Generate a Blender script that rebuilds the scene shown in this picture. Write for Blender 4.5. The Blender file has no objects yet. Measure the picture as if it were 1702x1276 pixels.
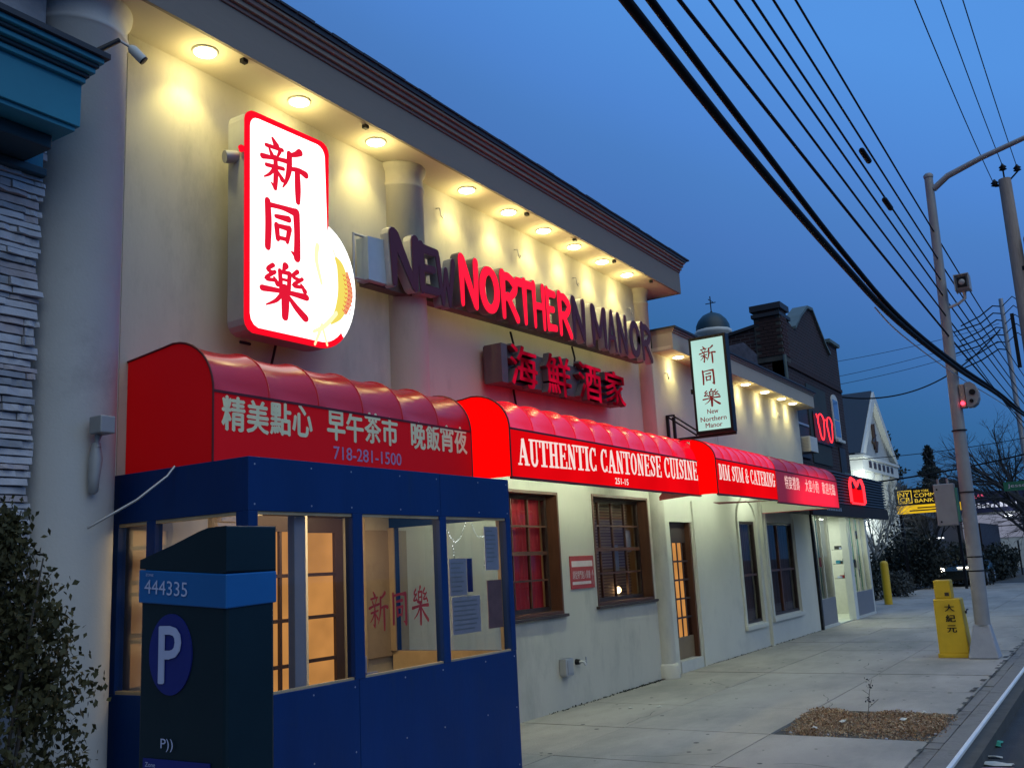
import bpy, math, random
from mathutils import Vector, Matrix
random.seed(7)
PI = math.pi; R = math.radians
S = bpy.context.scene
COL = S.collection

# ------------------------------------------------------------------ camera, sky, sun, exposure
def make_camera():
    yaw, pit, rol = 0.555863551, 0.191396473, -0.0520434505
    f = Vector((math.cos(yaw)*math.cos(pit), math.sin(yaw)*math.cos(pit), math.sin(pit)))
    r = Vector((math.sin(yaw), -math.cos(yaw), 0)); u = r.cross(f)
    c, s = math.cos(rol), math.sin(rol)
    r2 = r*c+u*s; u2 = -r*s+u*c
    cd = bpy.data.cameras.new('camera'); co = bpy.data.objects.new('camera', cd); COL.objects.link(co)
    cd.sensor_fit = 'HORIZONTAL'; cd.sensor_width = 36; cd.lens = 36*1582.86/1702
    cd.clip_start = 0.05; cd.clip_end = 3000
    m = Matrix((( r2.x, u2.x, -f.x, 0), (r2.y, u2.y, -f.y, 0), (r2.z, u2.z, -f.z, 1.6), (0, 0, 0, 1)))
    co.matrix_world = m; S.camera = co
make_camera()
SUN_EL, SUN_ROT = R(1.0), R(200)
W = bpy.data.worlds.new("World"); S.world = W; W.use_nodes = True
wn = W.node_tree.nodes; wl = W.node_tree.links
for n in list(wn): wn.remove(n)
wo = wn.new('ShaderNodeOutputWorld'); wb = wn.new('ShaderNodeBackground')
sky = wn.new('ShaderNodeTexSky'); sky.sky_type = 'NISHITA'; sky.sun_disc = False
sky.sun_elevation = SUN_EL; sky.sun_rotation = SUN_ROT; sky.ozone_density = 6; sky.dust_density = 0.4; sky.air_density = 1.0
tc = wn.new('ShaderNodeTexCoord'); sx = wn.new('ShaderNodeSeparateXYZ'); wl.new(tc.outputs['Generated'], sx.inputs[0])
rp = wn.new('ShaderNodeValToRGB'); 
az = wn.new('ShaderNodeVectorMath'); az.operation = 'DOT_PRODUCT'; az.inputs[1].default_value = (0.30, -0.32, 1.0)
wl.new(tc.outputs['Generated'], az.inputs[0]); wl.new(az.outputs['Value'], rp.inputs['Fac'])
e = rp.color_ramp.elements
e[0].position = 0.0; e[0].color = (.035, .09, .22, 1)
e[1].position = 1.0; e[1].color = (.11, .36, .90, 1)
for p, c in ((.30, (.034, .125, .30)), (.37, (.038, .15, .37)), (.44, (.056, .178, .48)), (.49, (.070, .198, .54)), (.54, (.076, .225, .59)), (.585, (.084, .255, .69)), (.68, (.098, .32, .82))):
    q = e.new(p); q.color = (*c, 1)
mx = wn.new('ShaderNodeMix'); mx.data_type = 'RGBA'; mx.inputs[0].default_value = 0.90
gain = wn.new('ShaderNodeVectorMath'); gain.operation = 'SCALE'; gain.inputs[3].default_value = 0.12
wl.new(sky.outputs[0], gain.inputs[0])
wl.new(gain.outputs[0], mx.inputs[6]); wl.new(rp.outputs[0], mx.inputs[7])
# a soft mottling of thin high cloud
nz = wn.new('ShaderNodeTexNoise'); nz.inputs['Scale'].default_value = 2.2; nz.inputs['Detail'].default_value = 3
wl.new(tc.outputs['Generated'], nz.inputs['Vector'])
mr = wn.new('ShaderNodeMapRange'); mr.inputs[3].default_value = 0.95; mr.inputs[4].default_value = 1.07
wl.new(nz.outputs['Fac'], mr.inputs[0])
g2 = wn.new('ShaderNodeVectorMath'); g2.operation = 'SCALE'
wl.new(mx.outputs[2], g2.inputs[0]); wl.new(mr.outputs[0], g2.inputs[3])
wl.new(g2.outputs[0], wb.inputs[0]); wb.inputs[1].default_value = 1.0
wl.new(wb.outputs[0], wo.inputs[0])
sd = bpy.data.lights.new('sun', 'SUN'); so = bpy.data.objects.new('sun', sd); COL.objects.link(so)
sd.energy = 0.92; sd.angle = R(70); sd.color = (1.0, 0.97, 0.66)
so.rotation_euler = Vector((-0.38, -0.62, 0.9)).to_track_quat('Z', 'Y').to_euler()
S.view_settings.view_transform = 'Standard'; S.view_settings.look = 'None'
S.view_settings.exposure = 0; S.view_settings.gamma = 1; S.view_settings.use_curve_mapping = False
S.cycles.use_denoising = True
S.cycles.max_bounces = 6; S.cycles.transparent_max_bounces = 16
S.cycles.sample_clamp_indirect = 4; S.cycles.caustics_reflective = False; S.cycles.caustics_refractive = False

# ------------------------------------------------------------------ materials
MATS = {}
def mat(name, col, rough=0.7, var=0.12, vscale=1.5, bump=0.0, bscale=60, metal=0, emit=None, es=0, stretch=None, coat=0, dirt=None):
    m = bpy.data.materials.new(name); m.use_nodes = True; MATS[name] = m
    n, l = m.node_tree.nodes, m.node_tree.links
    b = n['Principled BSDF']
    g = n.new('ShaderNodeNewGeometry'); mp = n.new('ShaderNodeMapping'); l.new(g.outputs['Position'], mp.inputs[0])
    if stretch: mp.inputs['Scale'].default_value = stretch
    t = n.new('ShaderNodeTexNoise'); t.inputs['Scale'].default_value = vscale; t.inputs['Detail'].default_value = 8
    t.inputs['Roughness'].default_value = 0.65
    l.new(mp.outputs[0], t.inputs['Vector'])
    r = n.new('ShaderNodeMapRange'); r.inputs[1].default_value = .28; r.inputs[2].default_value = .72
    r.inputs[3].default_value = 1-var; r.inputs[4].default_value = 1+var; l.new(t.outputs['Fac'], r.inputs[0])
    v = n.new('ShaderNodeVectorMath'); v.operation = 'SCALE'; v.inputs[0].default_value = col[:3]
    l.new(r.outputs[0], v.inputs[3]); out = v.outputs[0]
    if dirt:
        dcol, dscale, dlo, dhi = dirt
        t2 = n.new('ShaderNodeTexNoise'); t2.inputs['Scale'].default_value = dscale; t2.inputs['Detail'].default_value = 10
        t2.inputs['Roughness'].default_value = .7; l.new(mp.outputs[0], t2.inputs['Vector'])
        r2 = n.new('ShaderNodeMapRange'); r2.inputs[1].default_value = dlo; r2.inputs[2].default_value = dhi
        l.new(t2.outputs['Fac'], r2.inputs[0])
        mm = n.new('ShaderNodeMix'); mm.data_type = 'RGBA'; l.new(r2.outputs[0], mm.inputs[0])
        l.new(out, mm.inputs[6]); mm.inputs[7].default_value = (*dcol, 1); out = mm.outputs[2]
    l.new(out, b.inputs['Base Color'])
    rr = n.new('ShaderNodeMapRange'); rr.inputs[3].default_value = max(0, rough-.08); rr.inputs[4].default_value = min(1, rough+.08)
    l.new(t.outputs['Fac'], rr.inputs[0]); l.new(rr.outputs[0], b.inputs['Roughness'])
    b.inputs['Metallic'].default_value = metal
    if coat: b.inputs['Coat Weight'].default_value = coat
    if bump:
        t3 = n.new('ShaderNodeTexNoise'); t3.inputs['Scale'].default_value = bscale; t3.inputs['Detail'].default_value = 5
        l.new(mp.outputs[0], t3.inputs['Vector'])
        bp = n.new('ShaderNodeBump'); bp.inputs['Strength'].default_value = bump; bp.inputs['Distance'].default_value = .01
        l.new(t3.outputs['Fac'], bp.inputs['Height']); l.new(bp.outputs[0], b.inputs['Normal'])
    if emit:
        b.inputs['Emission Color'].default_value = (*emit, 1); b.inputs['Emission Strength'].default_value = es
    return m
def glow(name, col, s):
    m = bpy.data.materials.new(name); m.use_nodes = True; n, l = m.node_tree.nodes, m.node_tree.links
    for x in list(n): n.remove(x)
    o = n.new('ShaderNodeOutputMaterial'); e = n.new('ShaderNodeEmission')
    e.inputs[0].default_value = (*col, 1); e.inputs[1].default_value = s; l.new(e.outputs[0], o.inputs[0]); return m
def glow_uneven(name, col, s, lo, scale, stretch=(1, 1, 1)):
    m = glow(name, col, s); n, l = m.node_tree.nodes, m.node_tree.links
    g = n.new('ShaderNodeNewGeometry'); mp = n.new('ShaderNodeMapping'); mp.inputs['Scale'].default_value = stretch
    t = n.new('ShaderNodeTexNoise'); t.inputs['Scale'].default_value = scale
    r = n.new('ShaderNodeMapRange'); r.inputs[1].default_value = .35; r.inputs[2].default_value = .65
    r.inputs[3].default_value = s*lo; r.inputs[4].default_value = s
    l.new(g.outputs['Position'], mp.inputs[0]); l.new(mp.outputs[0], t.inputs['Vector']); l.new(t.outputs['Fac'], r.inputs[0])
    em = [x for x in n if x.type == 'EMISSION'][0]; l.new(r.outputs[0], em.inputs[1]); return m
def glass(name, tint=(0.85, 0.9, 0.88), refl=1.0, rough=0.02):
    m = bpy.data.materials.new(name); m.use_nodes = True; n, l = m.node_tree.nodes, m.node_tree.links
    for x in list(n): n.remove(x)
    o = n.new('ShaderNodeOutputMaterial'); t = n.new('ShaderNodeBsdfTransparent'); t.inputs[0].default_value = (*tint, 1)
    g = n.new('ShaderNodeBsdfGlossy'); g.inputs['Roughness'].default_value = rough
    fr = n.new('ShaderNodeFresnel'); fr.inputs[0].default_value = 1.45
    mu = n.new('ShaderNodeMath'); mu.operation = 'MULTIPLY'; mu.inputs[1].default_value = refl*1.6; mu.use_clamp = True
    x = n.new('ShaderNodeMixShader'); l.new(fr.outputs[0], mu.inputs[0]); l.new(mu.outputs[0], x.inputs[0])
    l.new(t.outputs[0], x.inputs[1]); l.new(g.outputs[0], x.inputs[2]); l.new(x.outputs[0], o.inputs[0]); return m

M = dict(
 stucco=mat('stucco', (.49, .465, .395), .85, .10, .7, .16, 45, dirt=((.30, .285, .25), 1.6, .50, .80), stretch=(1, 1, .4)),
 stucco_low=mat('stucco_low', (.58, .57, .50), .82, .08, .9, .14, 40, dirt=((.27, .27, .25), .9, .55, .95)),
 pier=mat('pier_stucco', (.64, .64, .62), .85, .07, 1.1, .14, 50, dirt=((.3, .3, .31), 1.0, .58, .9)),
 soffit=mat('soffit_paint', (.58, .53, .42), .8, .06, 1.2, .1, 30),
 fascia=mat('fascia_paint', (.22, .19, .165), .75, .07, 1.0, .15, 30, stretch=(.3, 1, 1)),
 crown=mat('crown_paint', (.20, .13, .11), .6, .12, 2.5),
 crown2=mat('crown_cream', (.27, .215, .165), .6, .1, 2.5),
 roof=mat('roof_edge', (.02, .022, .03), .6, .2, 5),
 blue=mat('blue_ply', (.0008, .026, .130), .5, .16, 1.4, .12, 18, stretch=(2, 2, .5), dirt=((.012, .034, .085), 3.2, .58, .82)),
 vinyl_dark=mat('awning_vinyl', (.40, .006, .014), .22, .06, 2.0, .03, 12, emit=(1, .002, .006), es=.06),  # faint red glow added into the vinyl of the unlit entrance awning
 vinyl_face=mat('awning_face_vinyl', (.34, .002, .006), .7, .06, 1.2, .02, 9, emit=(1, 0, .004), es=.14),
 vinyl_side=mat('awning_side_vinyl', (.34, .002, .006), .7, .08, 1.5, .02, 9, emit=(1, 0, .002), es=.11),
 cream_letter=mat('cream_vinyl', (.86, .82, .50), .6, .1, 6),
 purple_letter=mat('faded_print', (.45, .25, .42), .6, .1, 9),
 metal=mat('galvanised', (.42, .43, .45), .45, .12, 5, .05, 30, metal=.6),
 grey_can=mat('sign_can', (.33, .34, .35), .5, .12, 3, metal=.2),
 dark_can=mat('dark_raceway', (.10, .085, .09), .6, .15, 3),
 maroon=mat('unlit_letter', (.10, .008, .02), .6, .15, 4),
 ret_silver=mat('letter_return', (.48, .47, .48), .4, .15, 4, metal=.3),
 black=mat('black_metal', (.012, .012, .014), .45, .2, 5),
 brown=mat('brown_wood', (.085, .028, .014), .5, .25, 4, .1, 20, stretch=(6, 6, 1)),
 brown_dk=mat('dark_frame', (.032, .017, .015), .5, .2, 4),
 pane=glass('window_glass', (.85, .85, .85), .45), pane_clear=glass('booth_glass', (.9, .9, .88), .5),
 curtain=mat('red_curtain', (.45, .018, .03), .8, .25, 3, .3, 8, stretch=(9, 9, .6), emit=(1, .05, .11), es=.035),  # slight emission stands in for room light through the cloth
 inner=mat('inner_wall', (.38, .30, .2), .9, .15, 1.2),
 amber=glow_uneven('amber_lit_lite', (1, .44, .12), .62, .75, 3),
 concrete=mat('sidewalk_concrete', (.34, .312, .275), .88, .16, .9, .5, 70, stretch=(.6, 1.2, 1), dirt=((.20, .20, .175), .8, .44, .72)),
 joint=mat('slab_joint', (.06, .06, .055), .95, .3, 6),
 asphalt=mat('asphalt', (.05, .052, .055), .85, .25, 3, .8, 120, dirt=((.09, .09, .09), 1.5, .6, .85)),
 kerb=mat('kerb_concrete', (.19, .18, .165), .9, .25, 3, .6, 40, dirt=((.07, .065, .055), 3, .5, .7)),
 steel=mat('kerb_steel', (.90, .89, .85), .35, .1, 6, metal=.15),
 soil=mat('soil', (.045, .035, .025), .95, .35, 9, 1, 60),
 teal=mat('teal_paint', (.02, .20, .30), .55, .12, 2),
 teal_dk=mat('teal_dark', (.01, .035, .05), .5, .15, 2),
 yellow=mat('yellow_plastic', (.62, .40, .015), .5, .10, 4, .05, 20, dirt=((.35, .22, .02), 3, .6, .85)),
 pole=mat('pole_paint', (.29, .295, .31), .55, .12, 4, .1, 30, metal=.2),
 polebase=mat('pole_base', (.30, .32, .37), .55, .12, 5, dirt=((.2, .15, .1), 5, .62, .8)),
 wood_pole=mat('wood_pole', (.38, .31, .27), .85, .25, 5, .5, 25, stretch=(6, 6, .6)),
 wire=mat('wire', (.012, .014, .018), .6, .2, 5),
 wire_thin=mat('thin_wire', (.03, .05, .085), .6, .2, 5),
 navy=mat('meter_body', (.004, .016, .024), .42, .15, 3, .04, 30),
 meter_blue=mat('meter_band', (.006, .11, .34), .45, .1, 3),
 meter_logo=mat('meter_logo', (.006, .014, .17), .45, .1, 3),
 meter_white=mat('meter_white', (.45, .5, .72), .5, .08, 6),
 brick=mat('brick_mass', (.035, .016, .016), .9, .2, 5),
 coping=mat('coping', (.10, .14, .14), .7, .2, 3),
 slat=mat('black_slat', (.035, .037, .042), .5, .15, 4),
 white=mat('white_paint', (.60, .62, .60), .7, .06, 2),
 leaf=mat('leaf', (.048, .047, .020), .65, .6, 5),
 leaf_dk=mat('leaf_dark', (.012, .02, .016), .7, .4, 5),
 twig=mat('twig', (.10, .085, .07), .85, .3, 8),
 twig_dk=mat('twig_dark', (.022, .024, .03), .85, .3, 8),
 drygrass=mat('dry_leaves', (.30, .175, .10), .9, .75, 26),
 paper=mat('paper', (.50, .50, .62), .7, .12, 9),
 notice=mat('notice_red', (.33, .025, .03), .6, .12, 9),
 notice_w=mat('notice_print', (.55, .45, .45), .6, .12, 9),
 offwhite=mat('off_white', (.52, .52, .48), .7, .1, 5),
 stone=mat('ledge_stone', (.42, .43, .47), .85, .25, 4, .5, 30),
 stone2=mat('ledge_stone_warm', (.36, .33, .35), .85, .25, 4, .5, 30),
 stone3=mat('ledge_stone_dark', (.25, .27, .31), .85, .25, 4, .5, 30),
)
def brick_mat():
    m = mat('brick_wall', (.06, .024, .024), .9, .2, 4); n, l = m.node_tree.nodes, m.node_tree.links
    b = n['Principled BSDF']; bt = n.new('ShaderNodeTexBrick'); g = n.new('ShaderNodeTexCoord')
    s = n.new('ShaderNodeSeparateXYZ'); c = n.new('ShaderNodeCombineXYZ'); l.new(g.outputs['Object'], s.inputs[0])
    a = n.new('ShaderNodeMath'); a.operation = 'ADD'; l.new(s.outputs[0], a.inputs[0]); l.new(s.outputs[1], a.inputs[1])
    l.new(a.outputs[0], c.inputs[0]); l.new(s.outputs[2], c.inputs[1]); l.new(c.outputs[0], bt.inputs['Vector'])
    bt.inputs['Scale'].default_value = 1; bt.inputs['Brick Width'].default_value = .22; bt.inputs['Row Height'].default_value = .08
    bt.inputs['Mortar Size'].default_value = .008
    bt.inputs['Color1'].default_value = (.034, .012, .013, 1); bt.inputs['Color2'].default_value = (.018, .009, .011, 1)
    bt.inputs['Mortar'].default_value = (.07, .06, .065, 1)
    l.new(bt.outputs[0], b.inputs['Base Color']); return m
M['brickwall'] = brick_mat()
for k_, v_ in (('blue', .25), ('vinyl_face', .25), ('vinyl_side', .25), ('navy', .3), ('slat', .2), ('black', .2), ('wire', .05), ('wire_thin', .05), ('leaf', .2), ('asphalt', .3)):
    M[k_].node_tree.nodes['Principled BSDF'].inputs['Specular IOR Level'].default_value = v_

# ------------------------------------------------------------------ mesh builders
WORLD_LOC = {}
class MB:
    def __init__(s): s.v = []; s.f = []; s.sm = []
    def add(s, vs, fs, smooth=False):
        o = len(s.v); s.v += [tuple(a) for a in vs]; s.f += [tuple(o+i for i in f) for f in fs]; s.sm += [smooth]*len(fs); return s
    def box(s, x0, x1, y0, y1, z0, z1):
        vs = [(x, y, z) for z in (z0, z1) for y in (y0, y1) for x in (x0, x1)]
        return s.add(vs, [(0, 2, 3, 1), (4, 5, 7, 6), (0, 1, 5, 4), (2, 6, 7, 3), (0, 4, 6, 2), (1, 3, 7, 5)])
    def quad(s, a, b, c, d): return s.add([a, b, c, d], [(0, 1, 2, 3)])
    def prism(s, poly, axis, a, b, smooth=False):
        n = len(poly)
        def P(p, t):
            return {'x': (t, p[0], p[1]), 'y': (p[0], t, p[1]), 'z': (p[0], p[1], t)}[axis]
        vs = [P(p, a) for p in poly]+[P(p, b) for p in poly]
        s.add(vs, [tuple(range(n))[::-1], tuple(range(n, 2*n))])
        s.add(vs, [(i, (i+1) % n, n+(i+1) % n, n+i) for i in range(n)], smooth); return s
    def tube(s, pts, r, n=8, caps=True, smooth=True):
        pts = [Vector(p) for p in pts]; m = len(pts); rs = r if isinstance(r, (list, tuple)) else [r]*m
        vs = []; prev = None
        for i, p in enumerate(pts):
            d = (pts[min(i+1, m-1)]-pts[max(i-1, 0)]).normalized()
            if prev is None:
                a = d.orthogonal().normalized()
            else:
                a = (prev-d*prev.dot(d)).normalized()
            prev = a; b = d.cross(a)
            vs += [p+(a*math.cos(2*PI*k/n)+b*math.sin(2*PI*k/n))*rs[i] for k in range(n)]
        fs = [(i*n+k, i*n+(k+1) % n, (i+1)*n+(k+1) % n, (i+1)*n+k) for i in range(m-1) for k in range(n)]
        s.add(vs, fs, smooth)
        if caps: s.add(vs[:n], [tuple(range(n))[::-1]]); s.add(vs[-n:], [tuple(range(n))])
        return s
    def lathe(s, c, prof, n=20, axis='z'):
        vs = []
        for r, h in prof:
            for k in range(n):
                a = 2*PI*k/n; x, y = r*math.cos(a), r*math.sin(a)
                vs.append({'z': (c[0]+x, c[1]+y, c[2]+h), 'x': (c[0]+h, c[1]+x, c[2]+y), 'y': (c[0]+x, c[1]+h, c[2]+y)}[axis])
        m = len(prof)
        s.add(vs, [(i*n+k, i*n+(k+1) % n, (i+1)*n+(k+1) % n, (i+1)*n+k) for i in range(m-1) for k in range(n)], True)
        s.add(vs[:n], [tuple(range(n))[::-1]]); s.add(vs[-n:], [tuple(range(n))]); return s
    def build(s, name, m, parent=None, bevel=0, org=None, solid=0):
        used = sorted({i for f in s.f for i in f}); mp_ = {i: k for k, i in enumerate(used)}
        if len(used) < len(s.v): s.v = [s.v[i] for i in used]; s.f = [tuple(mp_[i] for i in f) for f in s.f]
        me = bpy.data.meshes.new(name)
        base = WORLD_LOC.get(parent.name, Vector()) if parent else (Vector(org) if org else Vector())
        me.from_pydata([(a[0]-base[0], a[1]-base[1], a[2]-base[2]) for a in s.v], [], s.f)
        me.polygons.foreach_set('use_smooth', s.sm); me.update()
        o = bpy.data.objects.new(name, me); COL.objects.link(o)
        me.materials.append(m if not isinstance(m, str) else M[m])
        if parent: o.parent = parent
        elif org: o.location = org
        WORLD_LOC[o.name] = base
        if solid:
            sm = o.modifiers.new('solid', 'SOLIDIFY'); sm.thickness = solid
        if bevel:
            bm_ = o.modifiers.new('bev', 'BEVEL'); bm_.width = bevel; bm_.segments = 2; bm_.limit_method = 'ANGLE'
        return o
def thing(name, label, cat, loc=(0, 0, 0), group=None):
    o = bpy.data.objects.new(name, None); COL.objects.link(o); o.location = loc
    o['label'] = label; o['category'] = cat
    if group: o['group'] = group
    o.empty_display_size = .1; WORLD_LOC[o.name] = Vector(loc); return o
def tag(o, label=None, cat=None, group=None, kind=None):
    for k, v in (('label', label), ('category', cat), ('group', group), ('kind', kind)):
        if v: o[k] = v
    return o
def copy_tree(root, loc, label=None, group=None):
    r = root.copy(); COL.objects.link(r); r.location = loc
    if label: r['label'] = label
    if group: r['group'] = group
    for ch in root.children:
        c = ch.copy(); COL.objects.link(c); c.parent = r
        for g in ch.children:
            d = g.copy(); COL.objects.link(d); d.parent = c
    return r
def BX(name, m, parent, *b, bevel=0): return MB().box(*b).build(name, m, parent, bevel=bevel)

# brush strokes: list of (x, y, w) control points -> polygon strip in 2D
def cr(p, n=5):
    if len(p) < 3:
        return [tuple(a+(b-a)*t/n for a, b in zip(p[0], p[1])) for t in range(n+1)]
    out = []
    for i in range(len(p)-1):
        a, b, c, d = p[max(i-1, 0)], p[i], p[i+1], p[min(i+2, len(p)-1)]
        for k in range(n):
            t = k/n
            out.append(tuple(.5*(2*B+(C-A)*t+(2*A-5*B+4*C-D)*t*t+(-A+3*B-3*C+D)*t**3) for A, B, C, D in zip(a, b, c, d)))
    out.append(tuple(p[-1])); return out
def stroke_poly(p, asp=1.0, smooth=True, round_ends=True):
    q = cr(p) if smooth else p
    q = [(x*asp, y, w) for x, y, w in q]
    L, Rr = [], []
    m = len(q)
    for i, (x, y, w) in enumerate(q):
        x0, y0, _ = q[max(i-1, 0)]; x1, y1, _ = q[min(i+1, m-1)]
        dx, dy = x1-x0, y1-y0; d = math.hypot(dx, dy) or 1; nx, ny = -dy/d, dx/d
        L.append((x+nx*w/2, y+ny*w/2)); Rr.append((x-nx*w/2, y-ny*w/2))
    def cap(c, n0, sgn):
        x, y, w = c; out = []
        a0 = math.atan2(n0[1]-y, n0[0]-x)
        for k in range(1, 5): out.append((x+math.cos(a0+sgn*PI*k/5)*w/2, y+math.sin(a0+sgn*PI*k/5)*w/2))
        return out
    if round_ends: return L+cap(q[-1], L[-1], -1)+Rr[::-1]+cap(q[0], Rr[0], -1), L, Rr
    return L+Rr[::-1], L, Rr
def put_strokes(mb, strokes, o, u, v, n, w, h, asp=1.0, depth=0.0, eps=.0006, smooth=True, round_ends=True, wk=1.0):
    """strokes in a unit cell -> filled shapes on the plane (o,u,v) raised along n; depth>0 makes solid letters"""
    o, u, v, n = map(Vector, (o, u, v, n))
    for k, st in enumerate(strokes):
        if wk != 1: st = [(a[0], a[1], a[2]*wk) for a in st]
        poly, L, Rr = stroke_poly(st, 1.0, smooth, round_ends)
        m = len(L); e = n*(eps*(k+1))
        # map: strip quads + caps fans
        P = lambda p: o+u*(p[0]*w)+v*(p[1]*h)+e
        vs = [P(p) for p in poly]; N = len(poly)
        nc = 4 if round_ends else 0
        fs = []
        Li = list(range(m)); Ri = [m+nc+(m-1-i) for i in range(m)]
        for i in range(m-1): fs.append((Li[i], Ri[i], Ri[i+1], Li[i+1]))
        if nc:
            fs.append(tuple([Li[m-1]]+[Ri[m-1]]+list(range(m+nc-1, m-1, -1))))
            fs.append(tuple([Ri[0]]+[Li[0]]+list(range(N-1, N-1-nc, -1))))
        mb.add(vs, fs)
        if depth:
            vb = [p-n*(depth+eps*k*.5) for p in vs]
            mb.add(vs+vb, [(i, N+i, N+(i+1) % N, (i+1) % N) for i in range(N)])
CH = {
 'xin': [[(.25, .99, .04), (.34, .87, .09)], [(.10, .80, .05), (.48, .84, .05)], [(.17, .76, .03), (.23, .66, .06)],
         [(.42, .79, .05), (.36, .66, .03)], [(.01, .55, .07), (.25, .60, .05), (.56, .65, .06)], [(.10, .41, .05), (.50, .47, .05)],
         [(.31, .63, .06), (.32, .30, .07), (.30, .02, .06)], [(.30, .03, .06), (.21, .10, .02)], [(.28, .40, .05), (.18, .26, .04), (.05, .16, .02)], [(.35, .38, .03), (.47, .24, .07)],
         [(.90, .95, .09), (.76, .85, .06), (.62, .80, .05)], [(.64, .82, .08), (.63, .50, .08), (.56, .25, .05), (.48, .10, .02)],
         [(.64, .52, .05), (.85, .57, .06), (1.04, .54, .09)], [(.83, .54, .08), (.84, .2, .09), (.84, -.08, .07)]],
 'tong': [[(.12, .90, .09), (.14, .5, .10), (.12, .05, .09)], [(.12, .84, .06), (.5, .88, .06), (.84, .88, .10)],
          [(.86, .88, .11), (.88, .45, .10), (.87, .02, .11)], [(.87, .03, .09), (.72, .10, .02)], [(.32, .67, .05), (.66, .70, .08)],
          [(.34, .50, .08), (.37, .26, .07)], [(.34, .50, .05), (.66, .52, .07)], [(.67, .52, .08), (.61, .26, .06)], [(.37, .28, .05), (.62, .30, .05)]],
 'le': [[(.53, 1.05, .09), (.47, .93, .03)], [(.40, .91, .06), (.42, .57, .06)], [(.40, .89, .05), (.62, .91, .06)], [(.62, .91, .06), (.60, .58, .06)],
        [(.42, .74, .04), (.60, .75, .04)], [(.42, .60, .05), (.60, .61, .05)],
        [(.24, .98, .06), (.12, .86, .05), (.26, .82, .05)], [(.28, .85, .05), (.08, .66, .05), (.30, .68, .05)], [(.26, .73, .03), (.34, .61, .07)],
        [(.80, 1.0, .06), (.69, .87, .05), (.85, .83, .05)], [(.91, .87, .05), (.70, .68, .05), (.92, .70, .05)], [(.88, .75, .03), (.97, .62, .07)],
        [(.0, .44, .08), (.5, .49, .06), (1.0, .50, .09)], [(.50, .58, .09), (.51, .28, .11), (.50, -.04, .09)],
        [(.44, .44, .06), (.30, .26, .05), (.08, .12, .02)], [(.56, .44, .04), (.74, .24, .08), (.97, .05, .10)]],
}
# slab-serif capitals (x, y, w) on a 0.7 x 1 cell
def rect(x0, x1, y0, y1): return [((x0+x1)/2, y0, x1-x0), ((x0+x1)/2, y1, x1-x0)]
def arc(cx, cy, rx, ry, a0, a1, wt=.15, wn=.06, n=12):
    out = []
    for i in range(n+1):
        a = R(a0+(a1-a0)*i/n); out.append((cx+rx*math.cos(a), cy+ry*math.sin(a), wn+(wt-wn)*abs(math.cos(a))**1.3))
    return out
sf = .07
SL = {
 'A': ([[(.10, .03, .07), (.33, .98, .09)], [(.33, .98, .16), (.58, .03, .17)], rect(.18, .50, .28, .36), rect(-.01, .22, 0, sf), rect(.44, .72, 0, sf)], .72),
 'U': ([rect(.09, .24, .25, 1), rect(.48, .55, .25, 1), arc(.335, .26, .18, .24, 180, 360, .12, .08), rect(.0, .33, 1-sf, 1), rect(.40, .64, 1-sf, 1)], .66),
 'T': ([rect(.23, .39, 0, 1), rect(.12, .50, 0, sf), rect(.02, .60, 1-sf, 1), rect(.0, .07, .72, 1), rect(.55, .62, .72, 1)], .64),
 'H': ([rect(.08, .23, 0, 1), rect(.46, .61, 0, 1), rect(.2, .5, .46, .54), rect(0, .30, 0, sf), rect(.39, .69, 0, sf), rect(0, .30, 1-sf, 1), rect(.39, .69, 1-sf, 1)], .71),
 'E': ([rect(.08, .23, 0, 1), rect(.2, .56, 0, sf), rect(.2, .56, 1-sf, 1), rect(.2, .42, .46, .54), rect(.51, .58, 0, .28), rect(.49, .56, .74, 1), rect(.38, .44, .37, .63), rect(0, .1, 0, sf), rect(0, .1, 1-sf, 1)], .60),
 'N': ([rect(.09, .16, 0, 1), rect(.50, .57, 0, 1), [(.13, .97, .16), (.52, .03, .16)], rect(0, .25, 0, sf), rect(.41, .66, 1-sf, 1)], .67),
 'I': ([rect(.08, .24, 0, 1), rect(0, .32, 0, sf), rect(0, .32, 1-sf, 1)], .34),
 'C': ([arc(.31, .5, .235, .46, 50, 310), rect(.48, .55, .66, .98), rect(.48, .55, .04, .28)], .60),
 'O': ([arc(.31, .5, .235, .46, 0, 360)], .62),
 'S': ([[(.47, .72, .08), (.40, .92, .08), (.22, .95, .09), (.11, .78, .14), (.28, .55, .17), (.44, .36, .16), (.42, .12, .10), (.24, .04, .07), (.08, .24, .08)], rect(.46, .53, .66, .97), rect(.03, .10, .02, .32)], .56),
 'D': ([rect(.09, .24, 0, 1), arc(.24, .5, .27, .465, -90, 90, .15, .07), rect(0, .25, 0, sf), rect(0, .25, 1-sf, 1)], .62),
 'M': ([rect(.08, .14, 0, 1), rect(.60, .75, 0, 1), [(.12, .96, .14), (.37, .04, .12)], [(.37, .04, .06), (.64, .96, .08)], rect(0, .22, 0, sf), rect(.53, .83, 0, sf), rect(0, .18, 1-sf, 1), rect(.62, .83, 1-sf, 1)], .85),
 'R': ([rect(.08, .23, 0, 1), arc(.25, .745, .22, .22, -90, 90, .14, .07), rect(0, .27, 1-sf, 1), rect(0, .31, 0, sf), [(.27, .50, .12), (.52, .02, .16)], rect(.48, .66, 0, sf)], .66),
 'G': ([arc(.31, .5, .235, .46, 50, 330), rect(.48, .55, .66, .98), rect(.42, .57, .05, .44), rect(.34, .63, .42, .49)], .66),
 '&': ([arc(.26, .76, .14, .19, 0, 360, .09, .07), arc(.24, .28, .18, .24, 60, 330, .12, .08), [(.18, .62, .10), (.52, .04, .14)], rect(.40, .62, .44, .51)], .64),
}
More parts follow.
